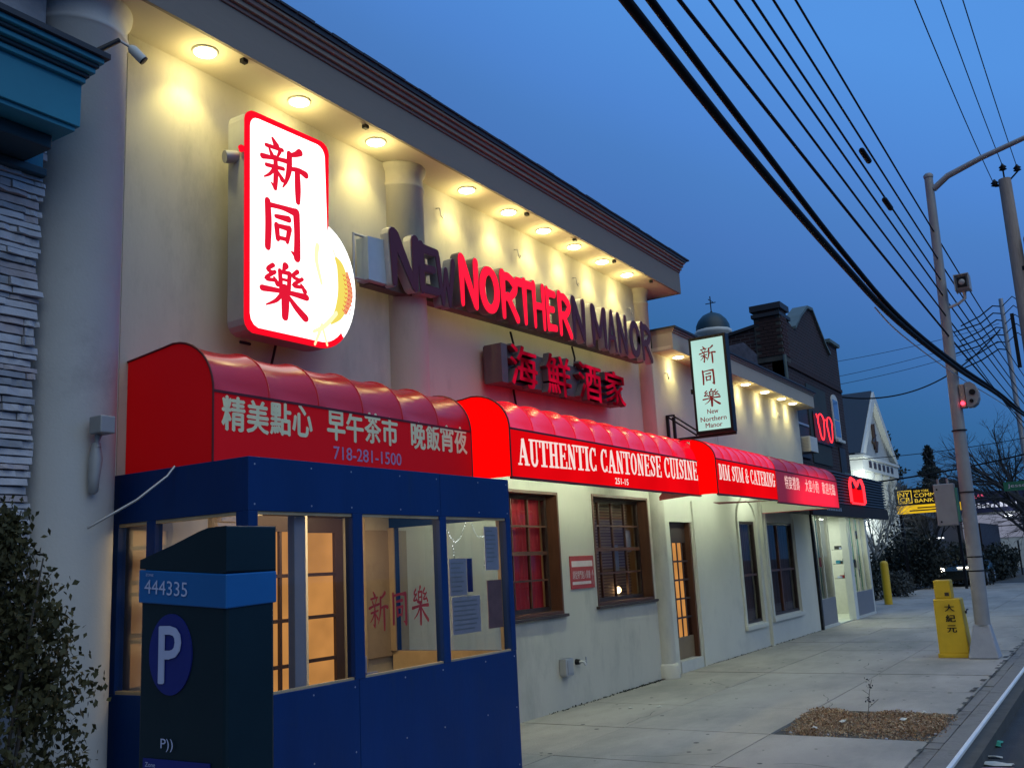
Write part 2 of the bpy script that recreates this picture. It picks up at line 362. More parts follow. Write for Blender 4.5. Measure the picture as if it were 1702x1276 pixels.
def slab_line(txt, parent, m, o, u, v, n, width, h, name='letter', gap=.07, space=.34):
    tot = sum((space if c == ' ' else SL[c][1]+gap) for c in txt)-gap
    k = width/tot; x = 0
    for c in txt:
        if c == ' ': x += space; continue
        g, wd = SL[c]; mb = MB()
        put_strokes(mb, g, Vector(o)+Vector(u)*(x*k), u, v, n, k, h, smooth=False, round_ends=False, wk=1.22)
        mb.build(name, m, parent); x += wd+gap
# type via the built-in font
def type_mesh(mb, txt, o, u, v, n, w=None, h=.1, bold=0.0, depth=0, sx=None, shear=0):
    """lays text out; h is the glyph height; if w is given the line is squeezed to it"""
    fc = bpy.data.curves.new('t', 'FONT'); fc.body = txt; fc.size = 1; fc.offset = 0; fc.shear = shear; fc.resolution_u = 3
    if depth: fc.extrude = .5
    ob = bpy.data.objects.new('t', fc); COL.objects.link(ob)
    dg = bpy.context.evaluated_depsgraph_get(); me = ob.evaluated_get(dg).to_mesh()
    vs = [p.co.copy() for p in me.vertices]; fs = [tuple(p.vertices) for p in me.polygons]
    ob.evaluated_get(dg).to_mesh_clear(); bpy.data.objects.remove(ob); bpy.data.curves.remove(fc)
    if not vs: return
    x0, x1 = min(p.x for p in vs), max(p.x for p in vs); y0, y1 = min(p.y for p in vs), max(p.y for p in vs)
    ky = h/(y1-y0); kx = (w/(x1-x0)) if w else ky*(sx or 1)
    o, u, v, n = map(Vector, (o, u, v, n))
    b = bold*.75; passes = [(0, 0)]+([(b, 0), (-b, 0), (0, b*.6), (0, -b*.6)] if bold > .012 else ([(b, 0)] if bold else []))
    for k, (dx, dy) in enumerate(passes):
        if depth and k > 2: break
        mb.add([o+u*((p.x-x0+dx)*kx)+v*((p.y-y0+dy)*ky)+n*(((p.z+.5)*depth if depth else .0015)+.00035*k) for p in vs], fs)
def type_line(chars, parent, m, cells, u, v, n, bold=.02, depth=0, name='character'):
    """one object per character; cells = list of (origin, width, height)"""
    for c, (o, w, h) in zip(chars, cells):
        mb = MB(); type_mesh(mb, c, o, u, v, n, w, h, bold, depth); mb.build(name, m, parent)
UX, UZ, NY = (1, 0, 0), (0, 0, 1), (0, -1, 0)

# ------------------------------------------------------------------ ground
MB().box(-60, 400, -9.0, 1.20, -.5, -.13).build('road', 'asphalt')['kind'] = 'structure'
g = MB().box(-60, 400, 1.20, 300, -.5, -.03).build('ground', 'joint'); g['kind'] = 'structure'
g = MB().box(-60, 400, -300, -9.0, -.5, -.11).build('far_ground', 'asphalt'); g['kind'] = 'structure'
g = MB().box(26.3, 46, 7.0, 60, -.04, -.004).build('parking_lot', 'asphalt'); g['kind'] = 'structure'
sw = MB().box(-8, 90, 1.50, 7.0, -.029, -.016).build('sidewalk', 'joint'); sw['kind'] = 'structure'
def slab_variants():
    out = []
    for k in range(3):
        random.seed(k); vs = []
        out.append(random.random())
    return out
slabmesh = {}
def slab(x0, x1, y0, y1, z=0.0):
    key = (round(x1-x0, 3), round(y1-y0, 3))
    if key not in slabmesh:
        mb = MB().box(0.006, x1-x0-.006, 0.006, y1-y0-.006, -.028, 0); me = bpy.data.meshes.new('paving_slab')
        me.from_pydata(mb.v, [], mb.f); me.materials.append(M['concrete']); slabmesh[key] = me
    o = bpy.data.objects.new('paving_slab', slabmesh[key]); COL.objects.link(o); o.parent = sw
    o.location = (x0, y0, z+random.uniform(-.003, .003)); o.rotation_euler = (random.uniform(-.0006, .0006), random.uniform(-.0006, .0006), 0)
    return o
xs = [-1.5+1.5*i for i in range(7)]+[8.95, 10.45]+[12.0+1.55*i for i in range(22)]
for i in range(len(xs)-1):
    a, b = xs[i], xs[i+1]
    slab(a, b, 4.45, 5.66); slab(a, b, 2.98, 4.45)
    if not (8.9 < a < 9.0): slab(a, b, 1.62, 2.98)
    if b > 26.5: slab(a, b, 5.66, 7.0)
# worn strip between slabs and kerb: broken patches
mb = MB(); x = -1.5
while x < 60:
    w_ = random.uniform(.25, .9); 
    mb.box(x+.01, x+w_-.008, 1.50+random.uniform(0, .01), 1.615-random.uniform(0, .02), -.02, random.uniform(-.008, .001)); x += w_
o = mb.build('patch', 'kerb', sw); o['kind'] = 'stuff'
kb = MB().box(-20, 200, 1.24, 1.36, -.12, -.11).build('kerb', 'kerb'); kb['kind'] = 'structure'
x = -3.0
while x < 80:
    L_ = 3.0
    mb = MB().box(x+.006, x+L_-.006, 1.345, 1.495, -.3, .001+random.uniform(-.002, .002)); mb.box(x+.006, x+L_-.006, 1.318, 1.345, -.3, -.022)
    mb.build('kerb_stone', 'kerb', kb, bevel=.006)
    x += L_
mb = MB(); mb.prism([(1.316, -.022), (1.316, -.002), (1.322, .004), (1.345, .004), (1.345, -.022)], 'x', -3, 80)
mb.build('steel_edge', 'steel', kb)
# tree pit
MB().box(8.96, 10.44, 1.55, 2.97, -.028, -.02).build('pit_soil', 'soil', sw)
random.seed(3)
mb = MB()
def leaf_quad(mb, p, s, bend=.3, flat=0):
    a = random.uniform(0, 2*PI); t = random.gauss(0, .5) if flat else random.uniform(-PI/2, PI/2)
    d = Vector((math.cos(a)*math.cos(t), math.sin(a)*math.cos(t), math.sin(t))); q = d.orthogonal().normalized()
    q = Matrix.Rotation(random.uniform(0, PI), 3, d) @ q; q *= s*random.uniform(.2, .4)
    p = Vector(p); m = p+d*s*.5+Vector((0, 0, s*bend*.3))
    mb.add([p, m+q, p+d*s, m-q], [(0, 1, 2), (0, 2, 3)])
clump = [(random.uniform(9.1, 10.4), random.uniform(1.6, 2.9), random.uniform(.08, .3), random.uniform(.3, 1)) for _ in range(26)]
def pit_h(x, y):
    h = 0
    for cx, cy, r_, a in clump: h += a*math.exp(-((x-cx)**2+(y-cy)**2)/(r_*r_))
    return min(1.3, h)
def in_pit(x, y):
    if x-8.96+(2.97-y) < .30+.1*math.sin(x*40): return False
    return not (y < 1.66+.05*math.sin(x*9) and random.random() < .7)
mg = MB()
for i in range(15000):
    x = 8.98+1.45*random.random(); y = 1.56+1.41*random.random(); hh = pit_h(x, y)
    if not in_pit(x, y) or random.random() > .25+.6*hh: continue
    leaf_quad(mb if random.random() < .6 else mg, (x, y, -.018+.045*hh*random.random()), random.uniform(.009, .032), flat=1)
for i in range(5200):   # wisps of dry grass in tufts
    cx, cy, r_, a_ = random.choice(clump); x, y = random.gauss(cx, r_*.6), random.gauss(cy, r_*.6)
    if not (8.98 < x < 10.43 and 1.56 < y < 2.96) or not in_pit(x, y): continue
    a = random.uniform(0, 2*PI); L_ = random.uniform(.03, .13)
    p = Vector((x, y, -.015)); t = p+Vector((math.cos(a)*L_, math.sin(a)*L_, random.uniform(.0, .06))); w2 = Vector((-math.sin(a), math.cos(a), 0))*.002
    (mg if random.random() < .55 else mb).add([p-w2, p+w2, t], [(0, 1, 2)])
o = mb.build('dry_leaves', 'drygrass'); tag(o, kind='stuff')
o = mg.build('dead_grass', mat('dead_grass', (.42, .32, .20), .9, .6, 19)); tag(o, kind='stuff')
for i in range(26):
    x, y = random.uniform(9.0, 10.4), random.uniform(1.6, 2.9)
    pb = MB().lathe((x, y, -.02), [(.008, 0), (.016, .006), (.010, .016), (.002, .018)], 6)
    o = pb.build('pebble', 'stone', sw)
for (x, y, w_, l, lab) in ((9.5, 2.45, .05, .13, 'white scrap of paper among the dry leaves near the wall side of the pit'), (9.72, 1.95, .06, .16, 'larger white scrap lying on the dry leaves in mid pit'), (9.1, 2.60, .05, .1, 'small white scrap at the near corner of the tree pit'), (10.2, 1.85, .04, .08, 'tiny white scrap at the far side of the tree pit')):
    mb = MB(); gx = [(x+l*.7*i/4+random.uniform(-.006, .006), y+w_*.8*j/2+random.uniform(-.006, .006), .034+random.uniform(0, .022)) for j in range(3) for i in range(5)]; mb.add(gx, [(j*5+i, j*5+i+1, (j+1)*5+i+1, (j+1)*5+i) for j in range(2) for i in range(4)])
    tag(mb.build('paper_scrap', 'offwhite', org=(x, y, .05), solid=.002), lab, 'litter', 'white litter in the tree pit')
# dead weed
wd = thing('dead_weed', 'dry leafless weed standing at the back edge of the tree pit', 'weed', (10.0, 2.35, 0))
mb = MB().tube([(10.0, 2.35, 0), (10.03, 2.33, .12), (10.02, 2.31, .24), (10.05, 2.28, .36)], [.004, .003, .003, .002], 5)
mb.tube([(10.02, 2.31, .22), (9.98, 2.36, .27)], .002, 4); mb.tube([(10.03, 2.33, .1), (10.10, 2.25, .17)], .003, 4); mb.build('stem', 'twig', wd)
mb = MB()
for i in range(30): leaf_quad(mb, (10.03+random.gauss(0, .02), 2.31+random.gauss(0, .02), random.choice((.28, .36, .17))+random.gauss(0, .02)), .025)
mb.build('seed_head', 'twig_dk', wd)
# road litter
def crumple(name, x, y, z, lx, ly, m, lab, n=5):
    vs = []; 
    for j in range(3):
        for i in range(n): vs.append((x+lx*i/(n-1), y+ly*(j-1)/2+random.uniform(-.01, .01), z+random.uniform(0, .02)))
    fs = [(j*n+i, j*n+i+1, (j+1)*n+i+1, (j+1)*n+i) for j in range(2) for i in range(n-1)]
    return tag(MB().add(vs, fs).build(name, m, org=(x, y, z), solid=.003), lab, 'litter', 'litter in the gutter')
M['green_bit'] = mat('green_wrapper', (.05, .32, .2), .5); M['pink_bit'] = mat('pink_wrapper', (.42, .22, .25), .6)
crumple('wrapper', 9.55, 1.20, -.125, .22, .09, 'green_bit', 'crumpled green wrapper in the gutter beside the kerb')
crumple('paper_strip', 8.75, 1.12, -.125, .10, .25, 'offwhite', 'long white paper strip lying on the road by the kerb')
crumple('paper_strip', 8.55, 1.10, -.125, .08, .26, 'pink_bit', 'faded pink paper strip lying on the road nearest the camera')
crumple('paper_strip', 9.05, 1.16, -.125, .05, .14, 'offwhite', 'short grey-white paper strip between green wrapper and long strip')

# ------------------------------------------------------------------ restaurant building
YW = 5.65
rb = thing('restaurant_building', 'cream stucco restaurant with tall cornice, soffit lights and lower right wing', 'building', (12.4, 5.65, 0))
def holed_wall(mb, x0, x1, z0, z1, holes, y=YW, d=.25):
    X = sorted({x0, x1}|{h[0] for h in holes}|{h[1] for h in holes}); Z = sorted({z0, z1}|{h[2] for h in holes}|{h[3] for h in holes})
    for i in range(len(X)-1):
        for j in range(len(Z)-1):
            cx, cz = (X[i]+X[i+1])/2, (Z[j]+Z[j+1])/2
            if any(h[0] < cx < h[1] and h[2] < cz < h[3] for h in holes): continue
            mb.quad((X[i], y, Z[j]), (X[i+1], y, Z[j]), (X[i+1], y, Z[j+1]), (X[i], y, Z[j+1]))
    for a, b, c, e_ in holes:
        mb.quad((a, y, c), (a, y+d, c), (a, y+d, e_), (a, y, e_)); mb.quad((b, y, c), (b, y, e_), (b, y+d, e_), (b, y+d, c))
        mb.quad((a, y, e_), (a, y+d, e_), (b, y+d, e_), (b, y, e_)); mb.quad((a, y, c), (b, y, c), (b, y+d, c), (a, y+d, c))
WL = (8.72, 9.98, 1.06, 2.47); WM = (10.86, 12.56, 1.09, 2.49); DR = (13.30, 14.16, .02, 2.17)
W1 = (16.30, 17.22, .46, 2.22); W2 = (17.84, 19.58, .50, 2.22); VD = (5.30, 6.30, .02, 2.12)
mb = MB(); holed_wall(mb, 4.0, 13.16, 0, 5.61, [WL, WM, VD]); mb.quad((13.16, YW, 4.6), (13.16, YW+12, 4.6), (13.16, YW+12, 6.0), (13.16, YW, 6.0))
mb.quad((4.0, YW, 0), (4.0, YW+.3, 0), (4.0, YW+.3, 5.61), (4.0, YW, 5.61))
mb.build('wall', 'stucco', rb)
mb = MB(); holed_wall(mb, 13.16, 20.93, 0, 4.73, [DR, W1, W2]); mb.quad((20.93, YW, 0), (20.93, YW+8, 0), (20.93, YW+8, 4.7), (20.93, YW, 4.7))
mb.build('wing_wall', 'stucco_low', rb)
# room behind the windows
mb = MB(); x0, x1, y0, y1, z0, z1 = 4.05, 20.88, 5.91, 9.5, 0.0, 3.0
mb.quad((x0, y1, z0), (x1, y1, z0), (x1, y1, z1), (x0, y1, z1)); mb.quad((x0, y0, z0), (x1, y0, z0), (x1, y1, z0), (x0, y1, z0))
mb.quad((x0, y0, z1), (x1, y0, z1), (x1, y1, z1), (x0, y1, z1)); mb.quad((x0, y0, z0), (x0, y1, z0), (x0, y1, z1), (x0, y0, z1)); mb.quad((x1, y0, z0), (x1, y1, z0), (x1, y1, z1), (x1, y0, z1))
mb.build('interior_wall', 'inner', rb)
# roof volume
MB().box(3.3, 13.2, 5.7, 18, 5.68, 5.9).build('roof', 'roof', rb)
MB().box(13.2, 20.9, 5.7, 14, 4.75, 4.85).build('wing_roof', 'roof', rb)
# cornice of the tall part
CX0, CX1 = 2.95, 13.38
MB().box(CX0, CX1, 5.20, 7.0, 5.61, 5.66).build('soffit', 'soffit', rb)
MB().box(CX0, CX1, 5.18, 5.21, 5.598, 5.95).box(CX1-.03, CX1, 5.21, 9, 5.598, 5.95).box(CX0, CX0+.03, 5.21, 9, 5.598, 5.95).build('fascia', 'fascia', rb)
for k, (y, za, zb, m) in enumerate(((5.165, 5.93, 5.965, 'crown'), (5.14, 5.965, 6.01, 'crown2'), (5.115, 6.01, 6.055, 'crown'), (5.09, 6.055, 6.085, 'crown2'))):
    MB().box(CX0, CX1+(5.18-y)*.5, y, 5.6, za, zb).build('moulding', m, rb, bevel=.006)
mb = MB().box(CX0, CX1+.06, 5.075, 6.2, 6.085, 6.13)
mb.prism([(5.075, 6.131), (6.6, 6.131), (6.6, 6.5), (6.3, 6.44)], 'x', CX0, CX1+.04)
mb.build('roof_edge', 'roof', rb)
# roof shingle edge, slightly ragged
mb = MB(); x = CX0
while x < CX1:
    mb.box(x, x+.19, 5.06, 5.3, 6.131, 6.145+random.uniform(0, .012)); x += .2
o = mb.build('shingle_edge', 'roof', rb); o['kind'] = 'stuff'
# wing cornice
WX1 = 21.02
MB().box(13.17, WX1, 5.32, 6.6, 4.73, 4.78).build('wing_soffit', 'soffit', rb)
MB().box(13.17, WX1, 5.30, 5.325, 4.715, 4.98).box(WX1-.02, WX1, 5.325, 8, 4.715, 4.98).box(13.172, 13.19, 5.325, 5.64, 4.715, 4.98).build('wing_fascia', mat('wing_fascia_paint', (.42, .37, .30), .7, .08, 2), rb)
MB().box(13.165, WX1+.02, 5.28, 6.0, 4.98, 5.01).build('wing_moulding', 'crown2', rb)
MB().box(13.16, WX1+.04, 5.26, 6.0, 5.01, 5.04).build('wing_moulding', 'crown', rb)
MB().box(13.16, WX1+.05, 5.24, 8.2, 5.04, 5.075).build('wing_roof_edge', 'roof', rb)
# pilasters
def pilaster(cx, r, z0, z1, base=False, m='stucco', capz=None):
    mb = MB(); prof = [(r, z0), (r, z1-.24), (r+.010, z1-.235), (r+.014, z1-.215), (r+.010, z1-.2), (r, z1-.195), (r, z1-.10), (r+.012, z1-.07), (r+.03, z1-.045), (r+.035, z1-.02), (r+.035, z1)]
    mb.lathe((cx, YW+.02, 0), prof, 40); o = mb.build('pilaster', m, rb)
    if base: MB().lathe((cx, YW+.02, 0), [(r+.05, 0), (r+.05, .17), (r+.02, .20), (r, .2)], 32).build('pilaster_base', m, rb)
    return o
pilaster(7.16, .24, 2.6, 5.609); pilaster(12.80, .155, 0, 5.609, True)
pilaster(3.62, .312, 0, 5.609, True, 'pier')
# the wall left of the pier behind the neighbour
MB().quad((3.3, 5.66, 0), (4.0, 5.66, 0), (4.0, 5.66, 5.61), (3.3, 5.66, 5.61)).build('wall_return', 'pier', rb)

def sash(name, par, X0, X1, Z0, Z1, y, nx, nz, m='brown_dk', midrail=True, fw=.05, mw=.022):
    """one sash: frame, muntins, panes"""
    f = MB().box(X0, X0+fw, y, y+.05, Z0, Z1).box(X1-fw, X1, y, y+.05, Z0, Z1).box(X0+fw, X1-fw, y, y+.05, Z0, Z0+fw*1.2).box(X0+fw, X1-fw, y, y+.05, Z1-fw, Z1).build(name, m, par)
    a0, a1, b0, b1 = X0+fw, X1-fw, Z0+fw*1.2, Z1-fw
    for i in range(1, nx):
        x = a0+(a1-a0)*i/nx; MB().box(x-mw/2, x+mw/2, y+.006, y+.044, b0, b1).build('muntin', m, f)
    for j in range(1, nz):
        z = b0+(b1-b0)*j/nz; w2 = mw*(1.2 if (midrail and j == nz//2) else .5)
        MB().box(a0, a1, y+.002, y+.048, z-w2, z+w2).build('muntin', m, f)
    return f, (a0, a1, b0, b1)
def window(hole, nx, nz, curtain=None, proud=.0, split=1):
    X0, X1, Z0, Z1 = hole
    fr = MB(); t = .035
    fr.box(X0, X0+t, YW-.012, YW+.2, Z0, Z1).box(X1-t, X1, YW-.012, YW+.2, Z0, Z1).box(X0+t, X1-t, YW-.012, YW+.2, Z1-t, Z1).box(X0+t, X1-t, YW-.012, YW+.2, Z0, Z0+t)
    w = fr.build('window', 'brown', rb, bevel=.004)
    MB().box(X0-.05, X1+.05, YW-.05, YW+.02, Z0-.035, Z0-.001).build('sill', 'brown_dk', w, bevel=.005)
    for k in range(split):
        a = X0+t+(X1-X0-2*t)*k/split; b = X0+t+(X1-X0-2*t)*(k+1)/split
        f = MB(); y = YW+.14; fw = .05
        f.box(a, a+fw, y, y+.05, Z0+t, Z1-t).box(b-fw, b, y, y+.05, Z0+t, Z1-t).box(a+fw, b-fw, y, y+.05, Z0+t, Z0+t+fw).box(a+fw, b-fw, y, y+.05, Z1-t-fw, Z1-t)
        f.build('frame', 'brown_dk', w)
        a0, a1, b0, b1 = a+fw, b-fw, Z0+t+fw, Z1-t-fw
        for i in range(1, nx): x = a0+(a1-a0)*i/nx; MB().box(x-.011, x+.011, y+.006, y+.04, b0, b1).build('muntin', 'brown', w)
        for j in range(1, nz):
            z = b0+(b1-b0)*j/nz; w2 = .022 if j == nz//2 else .011
            MB().box(a0, a1, y-.004, y+.046, z-w2, z+w2).build('muntin', 'brown', w)
        for i in range(nx):
            for j in range(nz):
                xa, xb = a0+(a1-a0)*i/nx, a0+(a1-a0)*(i+1)/nx; za, zb = b0+(b1-b0)*j/nz, b0+(b1-b0)*(j+1)/nz
                tl = random.uniform(-.0015, .0015)
                MB().quad((xa, y+.02+tl, za), (xb, y+.02-tl, za), (xb, y+.02-tl, zb), (xa, y+.02+tl, zb)).build('pane', 'pane', w)
        if curtain:
            vs = []; n = 60; yy = YW+.24
            for zz in (Z0, Z1): vs += [(a+(b-a)*i/n, yy+.012*math.sin(i*1.3)+.008*math.sin(i*.47), zz) for i in range(n+1)]
            MB().add(vs, [(i, i+1, n+2+i, n+1+i) for i in range(n)], True).build('curtain', curtain, w)
    return w
window(WL, 3, 4, 'curtain')
M['blind'] = mat('window_blind', (.16, .10, .075), .8, .2, 3, stretch=(1, 1, 25))
wM = window(WM, 4, 4)
mb = MB()
for k in range(34): mb.box(11.0, 12.5, 5.95, 5.965, 1.12+k*.04, 1.145+k*.04)
o = mb.build('blind', 'blind', wM); o['kind'] = 'stuff'
M['bulb_warm'] = glow('warm_bulb', (1, .72, .35), 7)
MB().lathe((11.95, 5.9, 1.20), [(.01, 0), (.04, .02), (.045, .06), (.02, .09)], 12).build('table_lamp', 'bulb_warm', wM)
MB().box(12.2, 12.42, 5.88, 5.885, 1.75, 2.05).build('notice', 'paper', wM)
MB().box(11.9, 12.0, 5.88, 5.9, 1.5, 1.85).build('bottle', 'grey_can', wM)
# arched surrounds
def arch_window(hole, mulls, cx):
    X0, X1, Z0, Z1 = hole; r = (X1-X0)/2+.04; c = (X0+X1)/2; rz = r*.55 if X1-X0 > 1.2 else r*.8
    w = MB(); t = .05; y = YW+.02
    w.box(X0, X0+t, y, y+.07, Z0, Z1).box(X1-t, X1, y, y+.07, Z0, Z1).box(X0+t, X1-t, y, y+.07, Z1-t, Z1).box(X0+t, X1-t, y, y+.07, Z0, Z0+t)
    wo_ = w.build('window', 'brown_dk', rb)
    MB().box(X0+t, X1-t, y+.01, y+.06, Z0+.80, Z0+.84).build('rail', 'brown', wo_)
    for x in mulls: MB().box(x-.035, x+.035, y+.004, y+.066, Z0+t, Z1-t).build('mullion', 'brown', wo_)
    ed = [X0+t]+list(mulls)+[X1-t]
    for a, b in zip(ed[:-1], ed[1:]):
        MB().quad((a, y+.03, Z0+t), (b, y+.03, Z0+t), (b, y+.03, Z1-t), (a, y+.03, Z1-t)).build('pane', 'pane', wo_)
    vs = []; n = 40; yy = YW+.14
    for zz in (Z0, Z1): vs += [(X0+(X1-X0)*i/n, yy+.012*math.sin(i*1.5), zz) for i in range(n+1)]
    MB().add(vs, [(i, i+1, n+2+i, n+1+i) for i in range(n)], True).build('curtain', mat('brown_curtain', (.10, .045, .04), .85, .35, 4, stretch=(9, 9, .5)), wo_)
    # raised band: jambs + arch
    pts = [(X0-.05, Z0-.10)]+[(X0-.05, Z1)]+[(c-math.cos(R(a))*(r+.01), Z1+math.sin(R(a))*rz) for a in range(0, 181, 9)]+[(X1+.05, Z1), (X1+.05, Z0-.10)]
    path = [(p[0], p[1], .07) for p in pts]
    poly, L_, R_ = stroke_poly(path, 1, False, False); m_ = len(L_)
    vs = [(p[0], YW-.035, p[1]) for p in L_]+[(p[0], YW-.035, p[1]) for p in R_]+[(p[0], YW, p[1]) for p in L_]+[(p[0], YW, p[1]) for p in R_]
    fs = []
    for i in range(m_-1): fs += [(i, i+1, m_+i+1, m_+i), (i, 2*m_+i, 2*m_+i+1, i+1), (m_+i, m_+i+1, 3*m_+i+1, 3*m_+i)]
    MB().add(vs, fs, False).build('surround', 'stucco_low', wo_)
    MB().box(X0-.10, X1+.10, YW-.06, YW, Z0-.10, Z0-.02).build('sill', 'stucco_low', wo_, bevel=.01)
arch_window(W1, [], 0); arch_window(W2, [18.62], 0)
# restaurant door in the wing
dr = BX('door', 'brown_dk', rb, DR[0], DR[0]+.06, YW+.08, YW+.14, DR[2], DR[3])
BX('door_frame', 'brown', dr, DR[1]-.05, DR[1], YW+.02, YW+.2, DR[2], DR[3])
BX('door_head', 'brown_dk', dr, DR[0]+.06, DR[1]-.05, YW+.10, YW+.16, 1.86, DR[3])
BX('bottom_rail', mat('worn_wood', (.20, .14, .08), .6), dr, DR[0]+.06, DR[1]-.05, YW+.09, YW+.14, .17, .48)
BX('threshold', 'offwhite', dr, DR[0], DR[1], YW-.02, YW+.2, .001, .16)
mb_x = [DR[0]+.06+(DR[1]-.05-DR[0]-.06)*k/4 for k in range(5)]; mb_z = [.48+(1.86-.48)*k/5 for k in range(6)]
for x in mb_x[1:-1]: BX('muntin', 'brown_dk', dr, x-.012, x+.012, YW+.09, YW+.13, .48, 1.86)
for z in mb_z[1:-1]: BX('muntin', 'brown_dk', dr, DR[0]+.06, DR[1]-.05, YW+.088, YW+.132, z-.013, z+.013)
for i in range(4):
    for j in range(5):
        BX('pane', 'amber' if i < 3 else 'pane', dr, mb_x[i], mb_x[i+1], YW+.105, YW+.109, mb_z[j], mb_z[j+1])
BX('wall_step', 'stucco_low', rb, 14.20, 14.26, YW-.03, YW, 0, 2.5)
BX('drain_pipe', 'stucco_low', rb, 17.50, 17.56, YW-.06, YW, .0, 2.6)

# recessed soffit lamps
M['lamp_disc'] = glow('lamp_lens', (1, .90, .62), 14)
def soffit_lamp(x, y, z, label, group, power):
    t = thing('soffit_light', label, 'light', (x, y, z), group)
    MB().lathe((x, y, z), [(.088, -.012), (.10, -.006), (.10, .0), (.086, .0)], 24).build('trim_ring', 'white', t)
    MB().lathe((x, y, z), [(.086, -.006), (.082, -.016), (.06, -.026), (.02, -.031), (.0, -.032)], 24).build('lens', 'lamp_disc', t)
    ld = bpy.data.lights.new('soffit_spot', 'SPOT'); ld.energy = power; ld.color = (1, .85, .30); ld.spot_size = R(98); ld.spot_blend = .7; ld.shadow_soft_size = .05
    lo = bpy.data.objects.new('soffit_spot', ld); COL.objects.link(lo); lo.parent = t; lo.location = (0, 0, -.04)
    lo.rotation_euler = (R(14), 0, 0)
    pd = bpy.data.lights.new('soffit_bounce_fill', 'POINT'); pd.energy = power*.17; pd.color = (1, .81, .31); pd.shadow_soft_size = .07  # point lamp added to stand in for bounce onto the soffit
    po = bpy.data.objects.new('soffit_bounce_fill', pd); COL.objects.link(po); po.parent = t; po.location = (0, 0, -.16)
    return t
where = ['leftmost, above the left edge of the big white sign', 'above the top right of the big white sign', 'between the big white sign and the middle pilaster',
         'just past the middle pilaster', 'above the lit red letters, fourth from the corner side of the pilaster', 'fourth from the right corner', 'third from the right corner', 'second from the right corner', 'nearest the right corner']
where[4] = 'fifth from the right corner'
for i, x in enumerate((4.49, 5.49, 6.49, 7.98, 8.81, 9.60, 10.37, 11.16, 11.93)):
    soffit_lamp(x, 5.40, 5.609, 'round light in the tall cornice, '+where[i], 'round lights under the tall cornice', 37)
for i, (x, w_) in enumerate(((13.80, 'left of the small hanging sign'), (15.2, 'hidden behind the small hanging sign'), (16.99, 'first to the right of the hanging sign'), (18.12, 'second to the right of the hanging sign'), (19.20, 'third to the right of the hanging sign'), (20.0, 'at its right end'))):
    if i == 1: continue
    soffit_lamp(x, 5.48, 4.729, 'round recessed light under the low wing cornice, '+w_, 'round lights under the wing cornice', 18)
# little bracket hooks on the walls
for i, (x, z, w_) in enumerate(((7.75, 5.33, 'just right of the middle pilaster'), (9.3, 5.28, 'above the lit red letters'), (10.75, 5.27, 'above the dark letter M'), (12.4, 5.2, 'by the corner pilaster'), (13.6, 4.4, 'left of the small hanging sign'), (16.4, 4.42, 'right of the small hanging sign'), (19.3, 4.4, 'near the right end of the wing'))):
    mb = MB().tube([(x, YW, z+.06), (x, YW-.05, z+.05), (x+.02, YW-.05, z-.03), (x+.07, YW-.04, z-.04), (x+.08, YW-.04, z)], .007, 6)
    tag(mb.build('wall_hook', 'metal', org=(x, YW, z)), 'small bent metal hook on the stucco wall, '+w_, 'hook', 'metal hooks on the stucco')
for i, x in enumerate((4.72, 6.15, 8.95, 10.1, 11.2, 12.4)):
    tag(BX('soffit_clip', 'black', None, x, x+.05, 5.235, 5.275, 5.575, 5.607), 'small dark clip at the outer soffit edge, '+('just past the first soffit light', 'above the middle of the sign gap', 'between the fourth and fifth soffit light', 'above the lit red letters', 'above the dark letter M', 'nearest the right corner')[i], 'clip', 'dark clips on the soffit edge')

# ------------------------------------------------------------------ left neighbour
nb = thing('stone_clad_building', 'neighbouring building clad in grey ledge stone with dark teal cornice', 'building', (2.9, 5.45, 0))
MB().box(-4, 3.27, 5.50, 12, 0, 5.6).build('wall', 'stone3', nb)
random.seed(11); protos = []
for k in range(10):
    mb = MB(); L_ = 1; n = 4
    vs = []
    for i in range(n+1):
        a = random.uniform(-.12, .12); b = random.uniform(-.15, .15); d = random.uniform(-.012, .012)
        x = i/n
        vs += [(x, 0, .04+.04*a), (x, -.035+d, .06+.08*a), (x, -.03+d*.6, .92+.08*b), (x, 0, .98)]
    fs = [(4*i+j, 4*i+j+1, 4*i+j+5, 4*i+j+4) for i in range(n) for j in range(3)]+[(0, 3, 2, 1), (4*n, 4*n+1, 4*n+2, 4*n+3)]
    me = bpy.data.meshes.new('stone'); me.from_pydata(vs, [], [f[::-1] for f in fs]); me.materials.append(M[random.choice(('stone', 'stone', 'stone2', 'stone3'))]); protos.append(me)
z = 1.35; cnt = 0
while z < 4.55:
    h = random.choice((.035, .045, .05, .06)); x = 2.72-random.uniform(0, .3)
    while x < 3.27 and cnt < 290:
        l = random.uniform(.14, .42); e_ = min(x+l, 3.29+random.uniform(-.025, .02))
        if e_-x > .04:
            o = bpy.data.objects.new('stone', random.choice(protos)); COL.objects.link(o); o.parent = nb
            o.location = (x-2.9, 5.50-5.45, z); o.scale = (e_-x-.006, random.uniform(.7, 1.5), h-.004); cnt += 1
        x = e_ if e_ > x+.001 else 9
    z += h
MB().box(-4, 3.21, 4.98, 5.62, 4.36, 4.64).box(-4, 3.19, 5.0, 5.6, 4.33, 4.36).build('fascia', 'teal', nb, bevel=.004)
MB().box(-4, 3.14, 5.15, 5.6, 4.24, 4.33).box(-4, 3.28, 5.42, 5.6, 4.18, 4.24).build('lower_moulding', 'teal_dk', nb, bevel=.01)
MB().box(3.02, 3.26, 5.44, 5.499, 4.24, 4.42).build('corner_block', 'teal', nb)
